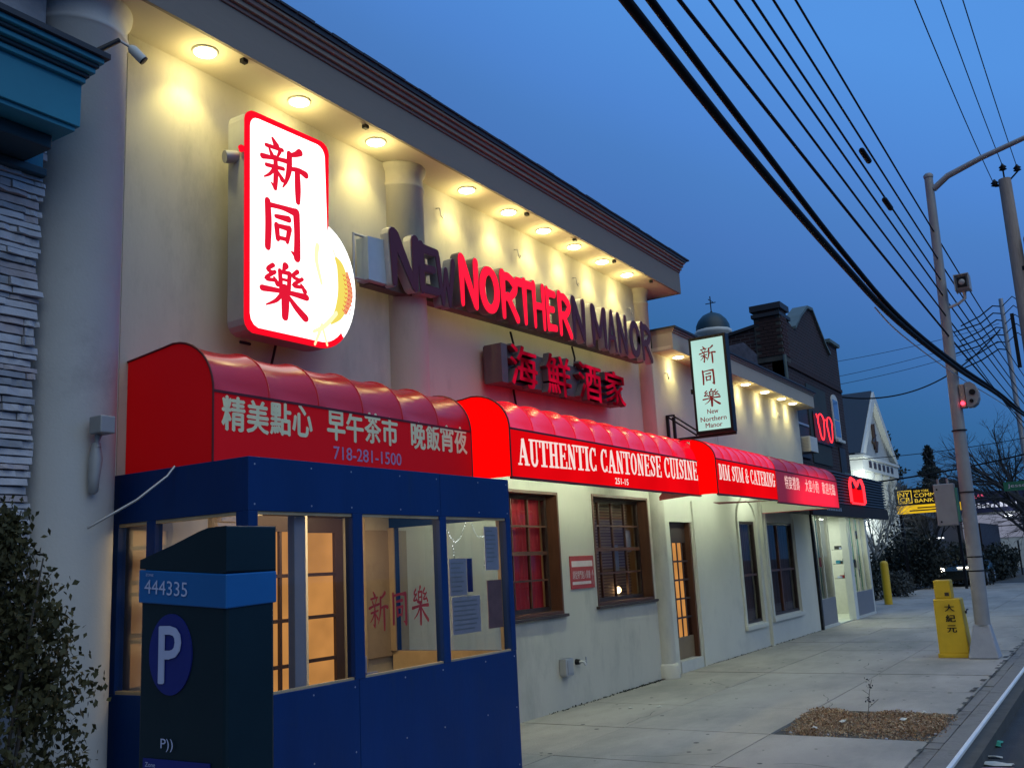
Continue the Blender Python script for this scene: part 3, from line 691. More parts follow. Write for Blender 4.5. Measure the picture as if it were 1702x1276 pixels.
for k, (y, a, b) in enumerate(((4.95, 4.64, 4.675), (4.93, 4.675, 4.70), (4.90, 4.70, 4.735), (4.88, 4.735, 4.76), (4.855, 4.76, 4.795))):
    MB().box(-4, 3.20+(4.98-y)*.6, y, 5.6, a, b).build('moulding', 'teal_dk' if k % 2 else 'teal', nb, bevel=.006)
MB().box(-4, 3.30, 4.83, 5.62, 4.795, 4.83).build('roof_edge', 'roof', nb)
MB().lathe((2.62, 5.2, 4.33), [(.09, -.004), (.11, -.008), (.11, .0)], 20).build('downlight_hole', 'black', nb)

# security camera
sc_ = thing('security_camera', 'white bullet security camera on an arm beside the pier top', 'camera', (3.25, 5.3, 4.9))
P0 = Vector((3.25, 5.05, 4.86)); P1 = Vector((3.47, 5.0, 5.07)); P2 = Vector((3.53, 4.97, 5.04)); P3 = Vector((3.60, 4.93, 4.965))
MB().tube([P0+Vector((-.1, .0, -.1)), P0, P1], [.012, .02, .016], 8).build('arm', 'black', sc_)
MB().tube([P1, P2], .009, 6).build('joint', 'metal', sc_)
MB().tube([P2, P2+(P3-P2)*.2, P3], [.02, .032, .032], 14).build('housing', 'white', sc_)
MB().tube([P3, P3+(P3-P2).normalized()*.012], [.030, .03], 14).build('lens', 'black', sc_)
# conduit body on pier
cd_ = thing('conduit_fitting', 'grey flood light fitting with long wall arm on the left pier', 'light fitting', (3.60, 5.33, 2.4))
MB().box(3.555, 3.66, 5.19, 5.31, 2.55, 2.66).build('lamp_head', 'grey_can', cd_, bevel=.008)
MB().tube([(3.61, 5.29, 2.55), (3.605, 5.30, 2.50), (3.61, 5.295, 2.47)], [.022, .014, .022], 10).build('neck', 'grey_can', cd_)
MB().tube([(3.61, 5.31, 2.50), (3.61, 5.31, 2.40), (3.605, 5.315, 2.28), (3.605, 5.32, 2.20), (3.605, 5.325, 2.185)], [.025, .042, .034, .03, .012], 12).build('wall_arm', 'grey_can', cd_)
tag(MB().tube([(3.955, 5.0, 2.345), (3.90, 5.0, 2.28), (3.72, 5.05, 2.13), (3.52, 5.24, 1.97)], .008, 6).build('loose_cable', 'metal'), 'thin grey cable strung from the red awning to the left pier', 'cable')

# ------------------------------------------------------------------ blue vestibule
vb = thing('entrance_vestibule', 'dark blue painted plywood entrance booth with large glass panes', 'booth', (5.4, 5.0, 0))
BX0, BX1, BY0, BY1 = 3.97, 6.86, 4.35, 5.64
T = .04; ZB, ZW, ZT = .945, 2.02, 2.345
# band boards front with a seam, side boards
MB().box(BX0, 5.88, BY0, BY0+T, ZW, ZT).build('band_board', 'blue', vb, bevel=.003)
MB().box(5.886, BX1, BY0+.002, BY0+T, ZW, ZT).build('band_board', 'blue', vb, bevel=.003)
MB().box(BX0, BX0+T, BY0+T, BY1, ZW, ZT).build('band_board', 'blue', vb, bevel=.003)
MB().box(BX1-T, BX1, BY0+T, BY1, ZW, ZT).build('band_board', 'blue', vb, bevel=.003)
MB().box(BX0, 4.92, BY0, BY0+T, .01, ZB).build('base_board', 'blue', vb, bevel=.003)
MB().box(4.926, BX1, BY0+.002, BY0+T, .01, ZB).build('base_board', 'blue', vb, bevel=.003)
MB().box(BX0, BX0+T, BY0+T, BY1, .01, ZB).build('base_board', 'blue', vb, bevel=.003)
MB().box(BX1-T, BX1, BY0+T, BY1, .01, ZB).build('base_board', 'blue', vb, bevel=.003)
for a, b in ((BX0, 4.045), (4.885, 4.985), (5.862, 5.945), (6.79, BX1)): MB().box(a, b, BY0-.001, BY0+.07, ZB, ZW).build('post', 'blue', vb, bevel=.003)
for a, b in ((BY0+.07, 4.455), (5.20, 5.285), (5.57, BY1)): MB().box(BX0-.001, BX0+.06, a, b, ZB, ZW).build('post', 'blue', vb, bevel=.003)
for a, b in ((BY0+.07, 4.45), (5.56, BY1)): MB().box(BX1-.06, BX1+.001, a, b, ZB, ZW).build('post', 'blue', vb)
MB().box(BX0+.04, BX1-.04, BY0+.04, BY1, ZT-.03, ZT-.005).build('roof_board', 'blue', vb)
M['plaster'] = mat('booth_inner', (.42, .33, .21), .85, .15, 1.3, dirt=((.26, .19, .11), 1.4, .45, .75))
MB().box(BX0+.05, BX1-.05, BY0+.05, BY1-.01, 2.25, 2.30).build('ceiling', 'plaster', vb)
for a, b in ((4.045, 4.885), (4.985, 5.862), (5.945, 6.79)):
    p = MB().quad((a, BY0+.035, ZB), (b, BY0+.035, ZB), (b, BY0+.035, ZW), (a, BY0+.035, ZW)).build('glass_pane', 'pane_clear', vb)
    MB().box(a, b, BY0+.01, BY0+.03, ZW-.02, ZW).build('glazing_bead', 'plaster', p); MB().box(a, b, BY0+.01, BY0+.03, ZB, ZB+.015).build('glazing_bead', 'plaster', p)
for a, b in ((4.455, 5.20), (5.285, 5.57)):
    p = MB().quad((BX0+.03, a, ZB), (BX0+.03, b, ZB), (BX0+.03, b, ZW), (BX0+.03, a, ZW)).build('glass_pane', 'pane_clear', vb)
    MB().box(BX0+.006, BX0+.026, a, b, ZB, ZB+.02).build('glazing_bead', 'plaster', p); MB().box(BX0+.006, BX0+.026, a, b, ZW-.02, ZW).build('glazing_bead', 'plaster', p)
MB().quad((BX1-.03, 4.45, ZB), (BX1-.03, 5.56, ZB), (BX1-.03, 5.56, ZW), (BX1-.03, 4.45, ZW)).build('glass_pane', 'pane_clear', vb)
MB().box(4.435, 4.535, BY0+.09, BY0+.15, .01, 2.25).build('inner_post', mat('lilac_post', (.42, .42, .52), .6), vb, bevel=.004)
MB().box(4.3, 6.9, 5.632, 5.646, .0, 2.3).build('inner_wall_panel', 'plaster', rb) if False else None
M['wall_panel'] = mat('wall_panel', (.30, .24, .17), .8, .15, 1.5, dirt=((.2, .15, .1), 1.8, .5, .8))
MB().box(6.45, 7.05, 5.62, 5.645, .9, 2.0).build('wall_panel', 'wall_panel', vb, bevel=.004)
MB().box(6.38, 6.45, 5.60, 5.645, .0, 2.25).build('wall_trim', 'plaster', vb)
MB().box(BX1-T-.012, BX1-T-.002, BY0+.08, BY1-.02, ZB-.9, ZB).build('inner_lining', 'plaster', vb)
MB().box(4.42, 5.16, 5.60, 5.642, 0, 2.24).build('wall_lining', 'plaster', vb)
for z in (1.25, 1.55, 1.85): MB().box(4.06, 4.40, 5.40, 5.56, z, z+.025).build('shelf', 'brown', vb)
mb_ = [BX('post_cover', 'wall_panel', vb, BX1-.075, BX1-.061, a, b, ZB, ZW) for a, b in ((BY0+.07, 4.45), (5.56, BY1-.01))]
MB().box(5.02, 5.05, BY0+.045, BY0+.05, .95, 1.08).box(5.02, 5.16, BY0+.045, BY0+.05, .95, .97).build('glass_sticker', 'paper', vb)
# plywood screws and a scuffed bottom edge
for zz in (.06, .5, .9, 2.06, 2.30):
    for xx in (4.02, 4.5, 4.88, 5.4, 5.84, 6.4, 6.82):
        MB().lathe((xx, BY0-.0005, zz), [(.006, 0), (.006, .002)], 8, 'y').build('screw', 'metal', vb)
# warm ceiling light inside the booth
cl = thing('vestibule_light', 'warm ceiling light inside the blue entrance booth', 'light', (5.6, 5.0, 2.25))
MB().lathe((5.6, 5.0, 2.25), [(.02, -.05), (.07, -.04), (.09, 0)], 16).build('globe', glow('booth_globe', (1, .72, .38), 3.0), cl)
ld = bpy.data.lights.new('booth_lamp', 'AREA'); ld.shape = 'RECTANGLE'; ld.size = 1.8; ld.size_y = .6; ld.energy = 34; ld.color = (1, .72, .38)
lo = bpy.data.objects.new('booth_lamp', ld); COL.objects.link(lo); lo.parent = cl; lo.location = (-.2, .1, -.01)
# french doors of the restaurant inside the booth
def lite_door(X0, X1, Z0, Z1, y, nx, nz, parent, lit='amber', frame='brown_dk', jam=.06):
    d = MB().box(X0, X0+jam, y, y+.05, Z0, Z1).box(X1-jam, X1, y, y+.05, Z0, Z1).box(X0+jam, X1-jam, y, y+.05, Z0, Z0+.25).box(X0+jam, X1-jam, y, y+.05, Z1-.12, Z1).build('door', frame, parent)
    a0, a1, b0, b1 = X0+jam, X1-jam, Z0+.25, Z1-.12
    for i in range(1, nx): x = a0+(a1-a0)*i/nx; MB().box(x-.012, x+.012, y+.004, y+.046, b0, b1).build('muntin', frame, d)
    for j in range(1, nz): z = b0+(b1-b0)*j/nz; MB().box(a0, a1, y+.002, y+.048, z-.014, z+.014).build('muntin', frame, d)
    for i in range(nx):
        for j in range(nz):
            MB().box(a0+(a1-a0)*i/nx, a0+(a1-a0)*(i+1)/nx, y+.03, y+.034, b0+(b1-b0)*j/nz, b0+(b1-b0)*(j+1)/nz).build('pane', lit, d)
    return d
lite_door(5.70, 6.25, .02, 2.10, YW-.0+.03, 1, 5, rb, jam=.1)
lite_door(5.18, 5.66, .02, 2.10, YW-.08, 2, 5, rb, jam=.05)
lite_door(4.06, 4.40, .02, 2.10, YW-.07, 1, 5, rb, 'amber', 'brown', jam=.03)
MB().box(5.655, 5.70, YW-.09, YW-.01, .02, 2.2).build('door_post', 'offwhite', rb)
# decal on the glass, notices, string lights, neon
M['decal'] = mat('red_decal', (.32, .01, .015), .5, .2, 6)
dc = thing('window_decal', 'three large red characters stuck on the booth front glass', 'decal', (5.4, BY0, 1.4))
for k, c in enumerate(('xin', 'tong', 'le')):
    mb = MB(); put_strokes(mb, CH[c], (5.07+.235*k, BY0+.032, 1.255+.0*k), UX, UZ, NY, .185, .24, eps=.0002, wk=1.25); mb.build('character', 'decal', dc)
for i, (x0, x1, z0, z1, m, lab) in enumerate(((6.02, 6.25, 1.42, 1.70, 'paper', 'pale notice sheet on the right booth pane, upper left one'), (6.04, 6.42, 1.13, 1.41, 'paper', 'wide pale notice sheet taped low on the right booth pane'), (6.26, 6.33, 1.44, 1.70, 'meter_logo', 'narrow dark blue leaflet beside the upper notice sheet'), (6.52, 6.72, 1.60, 1.95, 'paper', 'pale notice at the top right of the right booth pane'), (6.53, 6.74, 1.14, 1.52, mat('faded_poster', (.28, .16, .18), .7, .2, 8), 'faded pink poster at the lower right of the booth glass'))):
    t = thing('notice_sheet', lab, 'notice', (x0, BY0, z0), 'notices on the booth glass')
    MB().box(x0, x1, BY0+.042, BY0+.045, z0, z1).build('sheet', m, t)
    if m == 'paper':
        mb = MB()
        for r_ in range(int((z1-z0)/.035)-1): mb.box(x0+.02, x1-random.uniform(.03, .09), BY0+.0405, BY0+.0415, z1-.04-r_*.035, z1-.03-r_*.035)
        mb.build('print', 'metal', t)
M['led'] = glow('white_led', (.85, .9, 1), 5)
def string_light(label, pts, loc):
    t = thing('string_light', label, 'string light', loc, 'white string lights inside the booth glass')
    MB().tube(pts, .002, 4).build('wire', 'wire', t)
    mb = MB(); P = [Vector(p) for p in pts]
    for a, b in zip(P[:-1], P[1:]):
        n = max(2, int((b-a).length/.022))
        for k in range(n):
            p = a+(b-a)*k/n+Vector((random.uniform(-.004, .004), 0, random.uniform(-.006, .006))); r_ = random.uniform(.0022, .005)
            mb.add([p+Vector(d)*r_ for d in ((1, 0, 0), (0, 0, 1), (-1, 0, 0), (0, 0, -1), (0, -1, 0))], [(0, 1, 4), (1, 2, 4), (2, 3, 4), (3, 0, 4)])
    o = mb.build('bulb', 'led', t); o['kind'] = 'stuff'
yb = BY0+.06
string_light('string of white lights sagging in a V at the left of the right booth pane', [(5.97, yb, 1.99), (6.05, yb, 1.90), (6.14, yb, 1.82), (6.20, yb, 1.86), (6.26, yb, 1.93), (6.30, yb, 2.0)], (6.1, yb, 1.9))
string_light('string of white lights sagging at the top right of the booth glass', [(6.37, yb, 1.98), (6.41, yb, 1.90), (6.47, yb, 1.865), (6.54, yb, 1.88), (6.60, yb, 1.93)], (6.5, yb, 1.9))
string_light('single strand of white lights hanging down the middle of the right pane', [(6.10, yb, 1.80), (6.12, yb, 1.70), (6.15, yb, 1.62)], (6.1, yb, 1.7))
string_light('single strand of white lights hanging near the right booth post', [(6.60, yb, 1.80), (6.55, yb, 1.70), (6.52, yb, 1.62)], (6.55, yb, 1.7))

# ------------------------------------------------------------------ awnings
M['lit_face'] = glow_uneven('awning_face_lit', (.93, .002, .006), .95, .80, 1.3)
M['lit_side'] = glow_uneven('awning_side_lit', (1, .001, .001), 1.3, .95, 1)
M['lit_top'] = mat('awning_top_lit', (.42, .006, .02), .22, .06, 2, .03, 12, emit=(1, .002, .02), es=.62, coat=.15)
M['white_lit'] = glow('lettering_lit', (1, .78, .74), .95)
M['light_shield'] = mat('awning_light_shield', (.62, .60, .52), .9, .05)  # added inner sheet: blocks the red glow, bounces the tube light
M['seam'] = mat('awning_seam', (.10, .003, .006), .6)
def awning(name, label, X0, X1, Yf, segs, zc, zb, ztop, mats, left_end=True, right_end=True, tilt=0, hem=0, light_shield=(), inner_cut=None):
    t = thing(name, label, 'awning', ((X0+X1)/2, YW, zb))
    ftop, fface, fside = mats
    def prof(off=0):
        r = .38; pts = [(YW-.005, ztop-.05), (Yf+r+.12, ztop-.012)]
        for k in range(0, 10):
            a = R(90+k*9.5); ry = .40; rz = ztop-zc
            pts.append((Yf+ry+math.cos(a)*(ry), zc+math.sin(a)*rz))
        pts.append((Yf, zc)); return pts
    P = prof(); n = 8
    for s_ in range(segs):
        a = X0+(X1-X0)*s_/segs; b = X0+(X1-X0)*(s_+1)/segs; vs = []
        wob = random.uniform(.8, 1.2)
        for i in range(n+1):
            u = i/n; sag = .022*wob*(4*u*(1-u))*min(1, (b-a)/.35)
            for j, (y, z) in enumerate(P):
                k_ = 1 if 0 < j < len(P)-1 else .2
                cy, cz = Yf+.40, zc-.15
                dy, dz = y-cy, z-cz; d = math.hypot(dy, dz) or 1
                vs.append((a+(b-a)*u, y-dy/d*sag*k_, z-dz/d*sag*k_+tilt*0))
        m = len(P)
        MB().add(vs, [(i*m+j, (i+1)*m+j, (i+1)*m+j+1, i*m+j+1) for i in range(n) for j in range(m-1)], True).build('cover_panel', ftop, t)
    for s_ in range(segs+1):
        x = X0+(X1-X0)*s_/segs; MB().tube([(x, y-.001, z+.002) for y, z in P[1:]], .0045, 6).build('rib_piping', ftop, t)
    MB().box(X0, X1, Yf-.002, Yf+.004, zb, zc-.012).build('front_valance', fface, t)
    MB().box(X0, X1, Yf-.008, Yf+.006, zc-.014, zc+.004).build('crease_bar', 'seam', t)
    MB().box(X0, X1, Yf-.006, Yf+.02, zb-.022, zb-.001).build('bottom_bar', fside if hem else 'seam', t)
    if light_shield:
        lp_ = [(y+.03 if i > 1 else y, z-.03) for i, (y, z) in enumerate(P)]+[(Yf+.025, zb+.01)]
        mb = MB(); m2 = len(lp_)
        mb.add([(X0+.02, y, z) for y, z in lp_]+[(X1-.02, y, z) for y, z in lp_], [(j, j+1, m2+j+1, m2+j) for j in range(m2-1)])
        for x in [v for v in light_shield if v]:
            q = [(x, y, z) for y, z in lp_]+[(x, YW-.02, zb+.01)]; mb.add(q, [tuple(range(len(q)))])
        mb.build('light_shield', 'light_shield', t)
    for flag, x in ((left_end, X0), (right_end, X1)):
        if not flag: continue
        d = .003 if x == X0 else -.003
        cut = inner_cut if x == X0 and inner_cut else YW-.005
        mb = MB(); pl = ([(cut, ztop-.03)] if cut < YW-.1 else [])+[(y, z) for y, z in P if y <= cut+1e-4]+[(Yf+.004, zb), (cut, zb)]
        mb.prism(pl, 'x', x+d, x+2*d); mb.build('end_panel', fside, t)
        MB().tube([(x, Yf, zb), (x, Yf, zc)]+[(x, y, z) for y, z in P[::-1]], .008, 6).build('edge_piping', 'seam', t)
    return t
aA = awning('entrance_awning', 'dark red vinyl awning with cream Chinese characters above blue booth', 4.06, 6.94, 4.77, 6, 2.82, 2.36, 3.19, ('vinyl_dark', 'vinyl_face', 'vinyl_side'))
aB = awning('lit_awning', 'long glowing red awning reading AUTHENTIC CANTONESE CUISINE', 7.08, 11.58, 4.45, 11, 2.83, 2.40, 3.16, ('lit_top', 'lit_face', 'lit_side'), True, False, light_shield=(7.1,))
aC = awning('catering_awning', 'glowing red awning reading DIM SUM & CATERING over the wing', 11.52, 13.98, 4.20, 8, 2.84, 2.40, 3.12, ('lit_top', 'lit_face', 'lit_side'), True, False, light_shield=(0,), inner_cut=4.52)
# the last awning: inner light's falloff painted into its emission
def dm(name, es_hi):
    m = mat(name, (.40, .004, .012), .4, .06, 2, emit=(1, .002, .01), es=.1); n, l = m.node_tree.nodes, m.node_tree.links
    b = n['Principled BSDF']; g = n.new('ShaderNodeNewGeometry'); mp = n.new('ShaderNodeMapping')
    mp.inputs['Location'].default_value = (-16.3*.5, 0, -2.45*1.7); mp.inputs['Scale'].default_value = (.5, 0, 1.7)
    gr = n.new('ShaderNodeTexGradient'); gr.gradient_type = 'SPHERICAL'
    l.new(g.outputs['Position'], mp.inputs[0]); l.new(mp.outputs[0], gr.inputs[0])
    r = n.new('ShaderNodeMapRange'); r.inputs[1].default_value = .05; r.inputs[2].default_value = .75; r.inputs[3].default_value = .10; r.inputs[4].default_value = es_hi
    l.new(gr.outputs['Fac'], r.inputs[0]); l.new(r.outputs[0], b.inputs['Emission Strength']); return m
M['painted_falloff'] = dm('awning_painted_falloff', 1.35)
aD = awning('banquet_awning', 'dim red awning at the far right end with white Chinese characters', 14.0, 17.6, 4.20, 6, 2.84, 2.37, 3.12, ('painted_falloff', 'painted_falloff', 'vinyl_dark'), False, True, light_shield=(17.58,))
# lettering
def spread(n, x0, x1, gaps, y, z0, h, k=.86):
    """n cells in groups"""
    out = []; tot = sum(gaps)+(len(gaps)-1)*.9; cw = (x1-x0)/tot; x = x0
    for g_ in gaps:
        for i in range(g_): out.append(((x, y, z0), cw*k, h)); x += cw
        x += cw*.9
    return out
cells = []
for (a, b, n_) in ((4.13, 4.96, 4), (5.10, 5.92, 4), (6.08, 6.88, 4)):
    w_ = (b-a)/n_
    for i in range(n_): cells.append(((a+w_*i, 4.766, 2.575+.045*(a+w_*i-4.1)/2.8+random.uniform(-.008, .008)), w_*.90, .222+random.uniform(-.012, .012)))
type_line('精美點心早午茶市晚飯宵夜', aA, 'cream_letter', cells, UX, UZ, NY, bold=.045)
mb = MB(); type_mesh(mb, '718-281-1500', (5.16, 4.766, 2.45), UX, UZ, NY, .78, .095, .02); mb.build('phone_number', 'purple_letter', aA)
vB = (0, 0, 1)
slab_line('AUTHENTIC CANTONESE CUISINE', aB, 'white_lit', (7.20, 4.446, 2.505), (1, 0, .017), UZ, NY, 4.30, .245)
mb = MB(); type_mesh(mb, '251-15', (9.12, 4.446, 2.425), UX, UZ, NY, .32, .065, .03); mb.build('street_number', 'white_lit', aB)
slab_line('DIM SUM & CATERING', aC, 'white_lit', (11.60, 4.196, 2.575), UX, UZ, NY, 2.32, .20)
cells = []
for (a, b, n_) in ((14.42, 15.22, 4), (15.52, 16.36, 4), (16.56, 17.44, 4)):
    w_ = (b-a)/n_
    for i in range(n_): cells.append(((a+w_*i, 4.196, 2.58), w_*.85, .20))
type_line('特宴禮壽大宴小酌歡迎光臨', aD, glow('dim_letter', (1, .66, .64), .95), cells, UX, UZ, NY, bold=.01)
# closed bottoms near the joins and the tubes inside
M['tube_light'] = glow('fluorescent', (.86, 1.0, .74), 46)
for X0, X1, yf in ((7.2, 11.4, 4.45), (11.8, 15.4, 4.2)):
    t = thing('fluorescent_fitting', 'fluorescent tubes hidden under the long lit awning' if X0 < 8 else 'fluorescent tubes hidden under the catering awning', 'light', ((X0+X1)/2, 5.1, 2.62))
    mb = MB(); x = X0
    while x < X1-.3:
        mb.tube([(x, 5.12, 2.64), (min(x+1.15, X1), 5.12, 2.64)], .019, 8); x += 1.3
    mb.build('tube', 'tube_light', t); MB().box(X0, X1, 5.09, 5.15, 2.665, 2.70).build('batten', 'white', t)
t = thing('fluorescent_fitting', 'short fluorescent tube under the dim far awning', 'light', (17.2, 5.2, 2.62))
MB().tube([(16.2, 5.2, 2.62), (17.2, 5.2, 2.62)], .019, 8).build('tube', 'tube_light', t); MB().box(16.2, 17.2, 5.17, 5.23, 2.645, 2.68).build('batten', 'white', t)
M['hem'] = mat('hem_vinyl', (.22, .012, .014), .6)
MB().prism([(4.525, 2.40), (5.0, 2.37), (5.0, 2.42), (4.525, 2.9)], 'x', 11.515, 11.523).build('inner_flap', 'hem', aC)
for a_, tri in ((aD, ((13.2, 4.9), (13.98, 4.25), (13.7, 5.0))),):
    MB().prism(list(tri), 'z', 2.385, 2.392).build('hem_panel', 'hem', a_)

# ------------------------------------------------------------------ big illuminated sign
bs = thing('illuminated_sign', 'big glowing white sign with red border, brush characters and gold carp', 'sign', (5.3, 5.4, 4.3))
F = 5.30
def sign_outline(ins=0):
    x0, x1, z0, z1 = 4.80+ins, 5.73-ins, 3.44+ins, 5.24-ins; r = .09
    tz = .03/.93
    pts = []
    for k in range(5): a = R(180-22.5*k); pts.append((x0+r+math.cos(a)*r, z1-r+math.sin(a)*r))
    for k in range(5): a = R(90-22.5*k); pts.append((x1-r+math.cos(a)*r, z1+.025-r+math.sin(a)*r))
    cx, cz, rx, rz = 5.60, 4.02, .44-ins, .52-ins
    a0 = 75
    for k in range(23): a = R(a0-k*(a0+88)/22); pts.append((cx+math.cos(a)*rx, cz+math.sin(a)*rz*(1.0 if math.sin(a) > 0 else 1.10)))
    for k in range(4): a = R(-100-26.7*k); pts.append((x0+.1+math.cos(a)*.1, z0+.10+math.sin(a)*.1))
    return pts
M['sign_white'] = glow('sign_white', (1.0, .985, .96), 1.8); M['sign_red'] = glow('sign_red', (1, .004, .02), 1.05); M['sign_redchar'] = glow('sign_char', (.93, .012, .045), .85)
op = sign_outline(); ip = sign_outline(.045)
MB().prism(op, 'y', F+.012, F+.19).build('cabinet', 'grey_can', bs)
MB().prism(ip, 'y', F-.001, F+.011).build('face_panel', 'sign_white', bs)
# border ring, opened along the round bulge except its lower part
N_ = len(op); mb = MB()
isin = [not (11 <= i <= 26) for i in range(N_)]
vs = [(p[0], F-.006, p[1]) for p in op]+[(p[0], F-.006, p[1]) for p in ip]+[(p[0], F+.0115, p[1]) for p in op]+[(p[0], F+.0115, p[1]) for p in ip]
fs = []
for i in range(N_):
    j = (i+1) % N_
    if isin[i] and isin[j]:
        fs += [(i, j, N_+j, N_+i), (i, 2*N_+i, 2*N_+j, j), (N_+i, N_+j, 3*N_+j, 3*N_+i)]
mb.add(vs, fs); mb.build('border', 'sign_red', bs)
mb = MB()
vs2 = [(p[0], F-.003, p[1]) for p in op]+[(p[0], F-.003, p[1]) for p in ip]+[(p[0], F+.0115, p[1]) for p in op]
fs2 = []
for i in range(N_):
    j = (i+1) % N_
    if not (isin[i] and isin[j]): fs2 += [(i, j, N_+j, N_+i), (i, 2*N_+i, 2*N_+j, j)]
mb.add(vs2, fs2); mb.build('bulge_rim', 'sign_white', bs)
for c, (x, z, w_, h) in zip(('xin', 'tong', 'le'), ((4.97, 4.66, .46, .43), (4.98, 4.14, .42, .44), (4.97, 3.64, .47, .39))):
    mb = MB(); put_strokes(mb, CH[c], (x, F-.001, z), (1, 0, .0), UZ, NY, w_, h, eps=.0004, wk=1.7)
    mb.build('character', 'sign_redchar', bs)
# generic gold fish
M['fish_gold'] = glow('fish_gold', (1, .80, .14), .92); M['fish_orange'] = glow('fish_orange', (1, .40, .18), .9); M['fish_pale'] = glow('fish_pale', (.98, 1, .55), 1.05)
fo = MB(); put_strokes(fo, [[(.62, .78, .05), (.70, .68, .14), (.74, .45, .20), (.66, .25, .15), (.52, .12, .05)]], (5.36, F-.0012, 3.585), UX, UZ, NY, .72, .86, eps=.001); f_ = fo.build('fish_emblem', 'fish_gold', bs)
fo = MB(); put_strokes(fo, [[(.80, .66, .05), (.85, .45, .09), (.76, .26, .06)]], (5.36, F-.004, 3.585), UX, UZ, NY, .72, .86, eps=.001); fo.build('fish_back', 'fish_orange', f_)
for st_ in [[(.60, .22, .05), (.40, .06, .05), (.22, -.02, .03)], [(.36, .06, .05), (.24, -.14, .03)], [(.36, .06, .04), (.44, -.12, .03)], [(.60, .80, .02), (.56, .86, .02)], [(.30, .84, .07), (.28, .70, .06), (.36, .48, .04)]]:
    fo = MB(); put_strokes(fo, [st_], (5.36, F-.006, 3.585), UX, UZ, NY, .72, .86, eps=.001); fo.build('fish_fin', 'fish_pale', f_)
mb = MB()
for k in range(9):
    for j in range(3):
        a = (.70+.05*j+.05*math.sin((k+1)*.35), .64-.045*k-.01*j)
        put_strokes(mb, [[(a[0], a[1], .008), (a[0]+.02, a[1]-.015, .008), (a[0]+.035, a[1], .008)]], (5.36, F-.0085-.0002*j, 3.585), UX, UZ, NY, .72, .86, eps=.0003)
mb.build('fish_scales', 'sign_redchar', f_)
MB().tube([(4.83, F+.10, 4.86), (4.72, F+.14, 4.84)], [.05, .05], 14).build('side_bracket', 'grey_can', bs)
MB().tube([(4.79, F+.02, 4.89), (4.76, F+.01, 4.90)], [.03, .02], 8).build('side_knob', 'sign_red', bs)
for z in (4.9, 3.7): MB().box(5.0, 5.06, F+.19, YW, z, z+.04).box(5.5, 5.56, F+.19, YW, z, z+.04).build('wall_bracket', 'metal', bs)
MB().tube([(5.3, 5.48, 3.5), (5.32, 5.55, 3.35), (5.31, 5.6, 3.18)], .012, 6).build('feed_conduit', 'black', bs)
MB().tube([(4.9, 5.46, 3.40), (5.0, 5.46, 3.40)], .012, 6).build('bottom_pipe', 'black', bs)

# ------------------------------------------------------------------ channel letters
nm = thing('channel_letter_sign', 'long channel-letter sign NEW NORTHERN MANOR, only NORTHER glowing red', 'sign', (9.4, 5.4, 4.5))
FL = 5.33
def zl(x): return 4.235+(x-6.6)*.030
def zt(x): return 4.725+(x-6.6)*.031
MB().prism([(6.42, zl(6.42)-.02), (12.4, zl(12.4)-.0), (12.4, zl(12.4)+.16), (6.42, zl(6.42)+.16)], 'y', FL+.13, FL+.25).build('raceway', 'dark_can', nm)
MB().prism([(6.33, 4.22), (6.60, 4.23), (6.60, 4.66), (6.33, 4.63)], 'y', FL+.06, FL+.2).build('junction_box', mat('pale_box', (.42, .50, .58), .5, .08, 4), nm, bevel=.006)
mb = MB()
for a, b in (((6.2, 4.22), (6.2, 4.64)), ((6.2, 4.22), (6.6, 4.24)), ((6.2, 4.63), (6.6, 4.66))): mb.tube([(a[0], 5.45, a[1]), (b[0], 5.45, b[1])], .012, 6)
mb.build('end_bracket', 'metal', nm)
def tp(x0, y0, x1, y1, w0=.2, w1=.11): return [(x0, y0, w0), (x1, y1, w1)]
BL = {
 'N': [tp(.13, .97, .15, .02, .21, .12), tp(.18, .95, .80, .06, .21, .15), tp(.86, .98, .84, .03, .20, .13)],
 'E': [tp(.15, .95, .17, .06, .22, .16), [(.16, .93, .16), (.88, .93, .13)], [(.16, .52, .13), (.72, .54, .12)], [(.17, .07, .14), (.90, .09, .13)]],
 'W': [tp(.08, .97, .30, .04, .19, .12), tp(.32, .04, .50, .75, .12, .14), tp(.52, .75, .68, .04, .14, .12), tp(.68, .04, .93, .97, .12, .19)],
 'O': [arc(.5, .5, .38, .43, 0, 360, .22, .15, 20)],
 'R': [tp(.15, .96, .17, .02, .22, .13), [(.16, .93, .14), (.5, .95, .15), (.84, .76, .19), (.55, .50, .14), (.18, .46, .12)], [(.40, .50, .15), (.90, .02, .15)]],
 'T': [[(.03, .92, .17), (.97, .94, .15)], tp(.50, .94, .52, .02, .22, .13)],
 'H': [tp(.14, .97, .16, .02, .21, .13), tp(.84, .97, .85, .02, .21, .13), [(.16, .50, .13), (.84, .52, .13)]],
 'M': [tp(.10, .97, .10, .02, .18, .12), tp(.14, .97, .48, .25, .17, .12), tp(.50, .25, .84, .97, .12, .16), tp(.89, .98, .90, .02, .18, .12)],
 'A': [tp(.50, .98, .10, .02, .17, .12), tp(.52, .98, .88, .02, .20, .13), [(.25, .32, .11), (.75, .33, .11)]],
}
M['letter_lit'] = glow('letter_lit', (1, .01, .04), 1.35); M['letter_ret_lit'] = mat('letter_return_dark', (.16, .15, .16), .4, .15, 4, metal=.3)
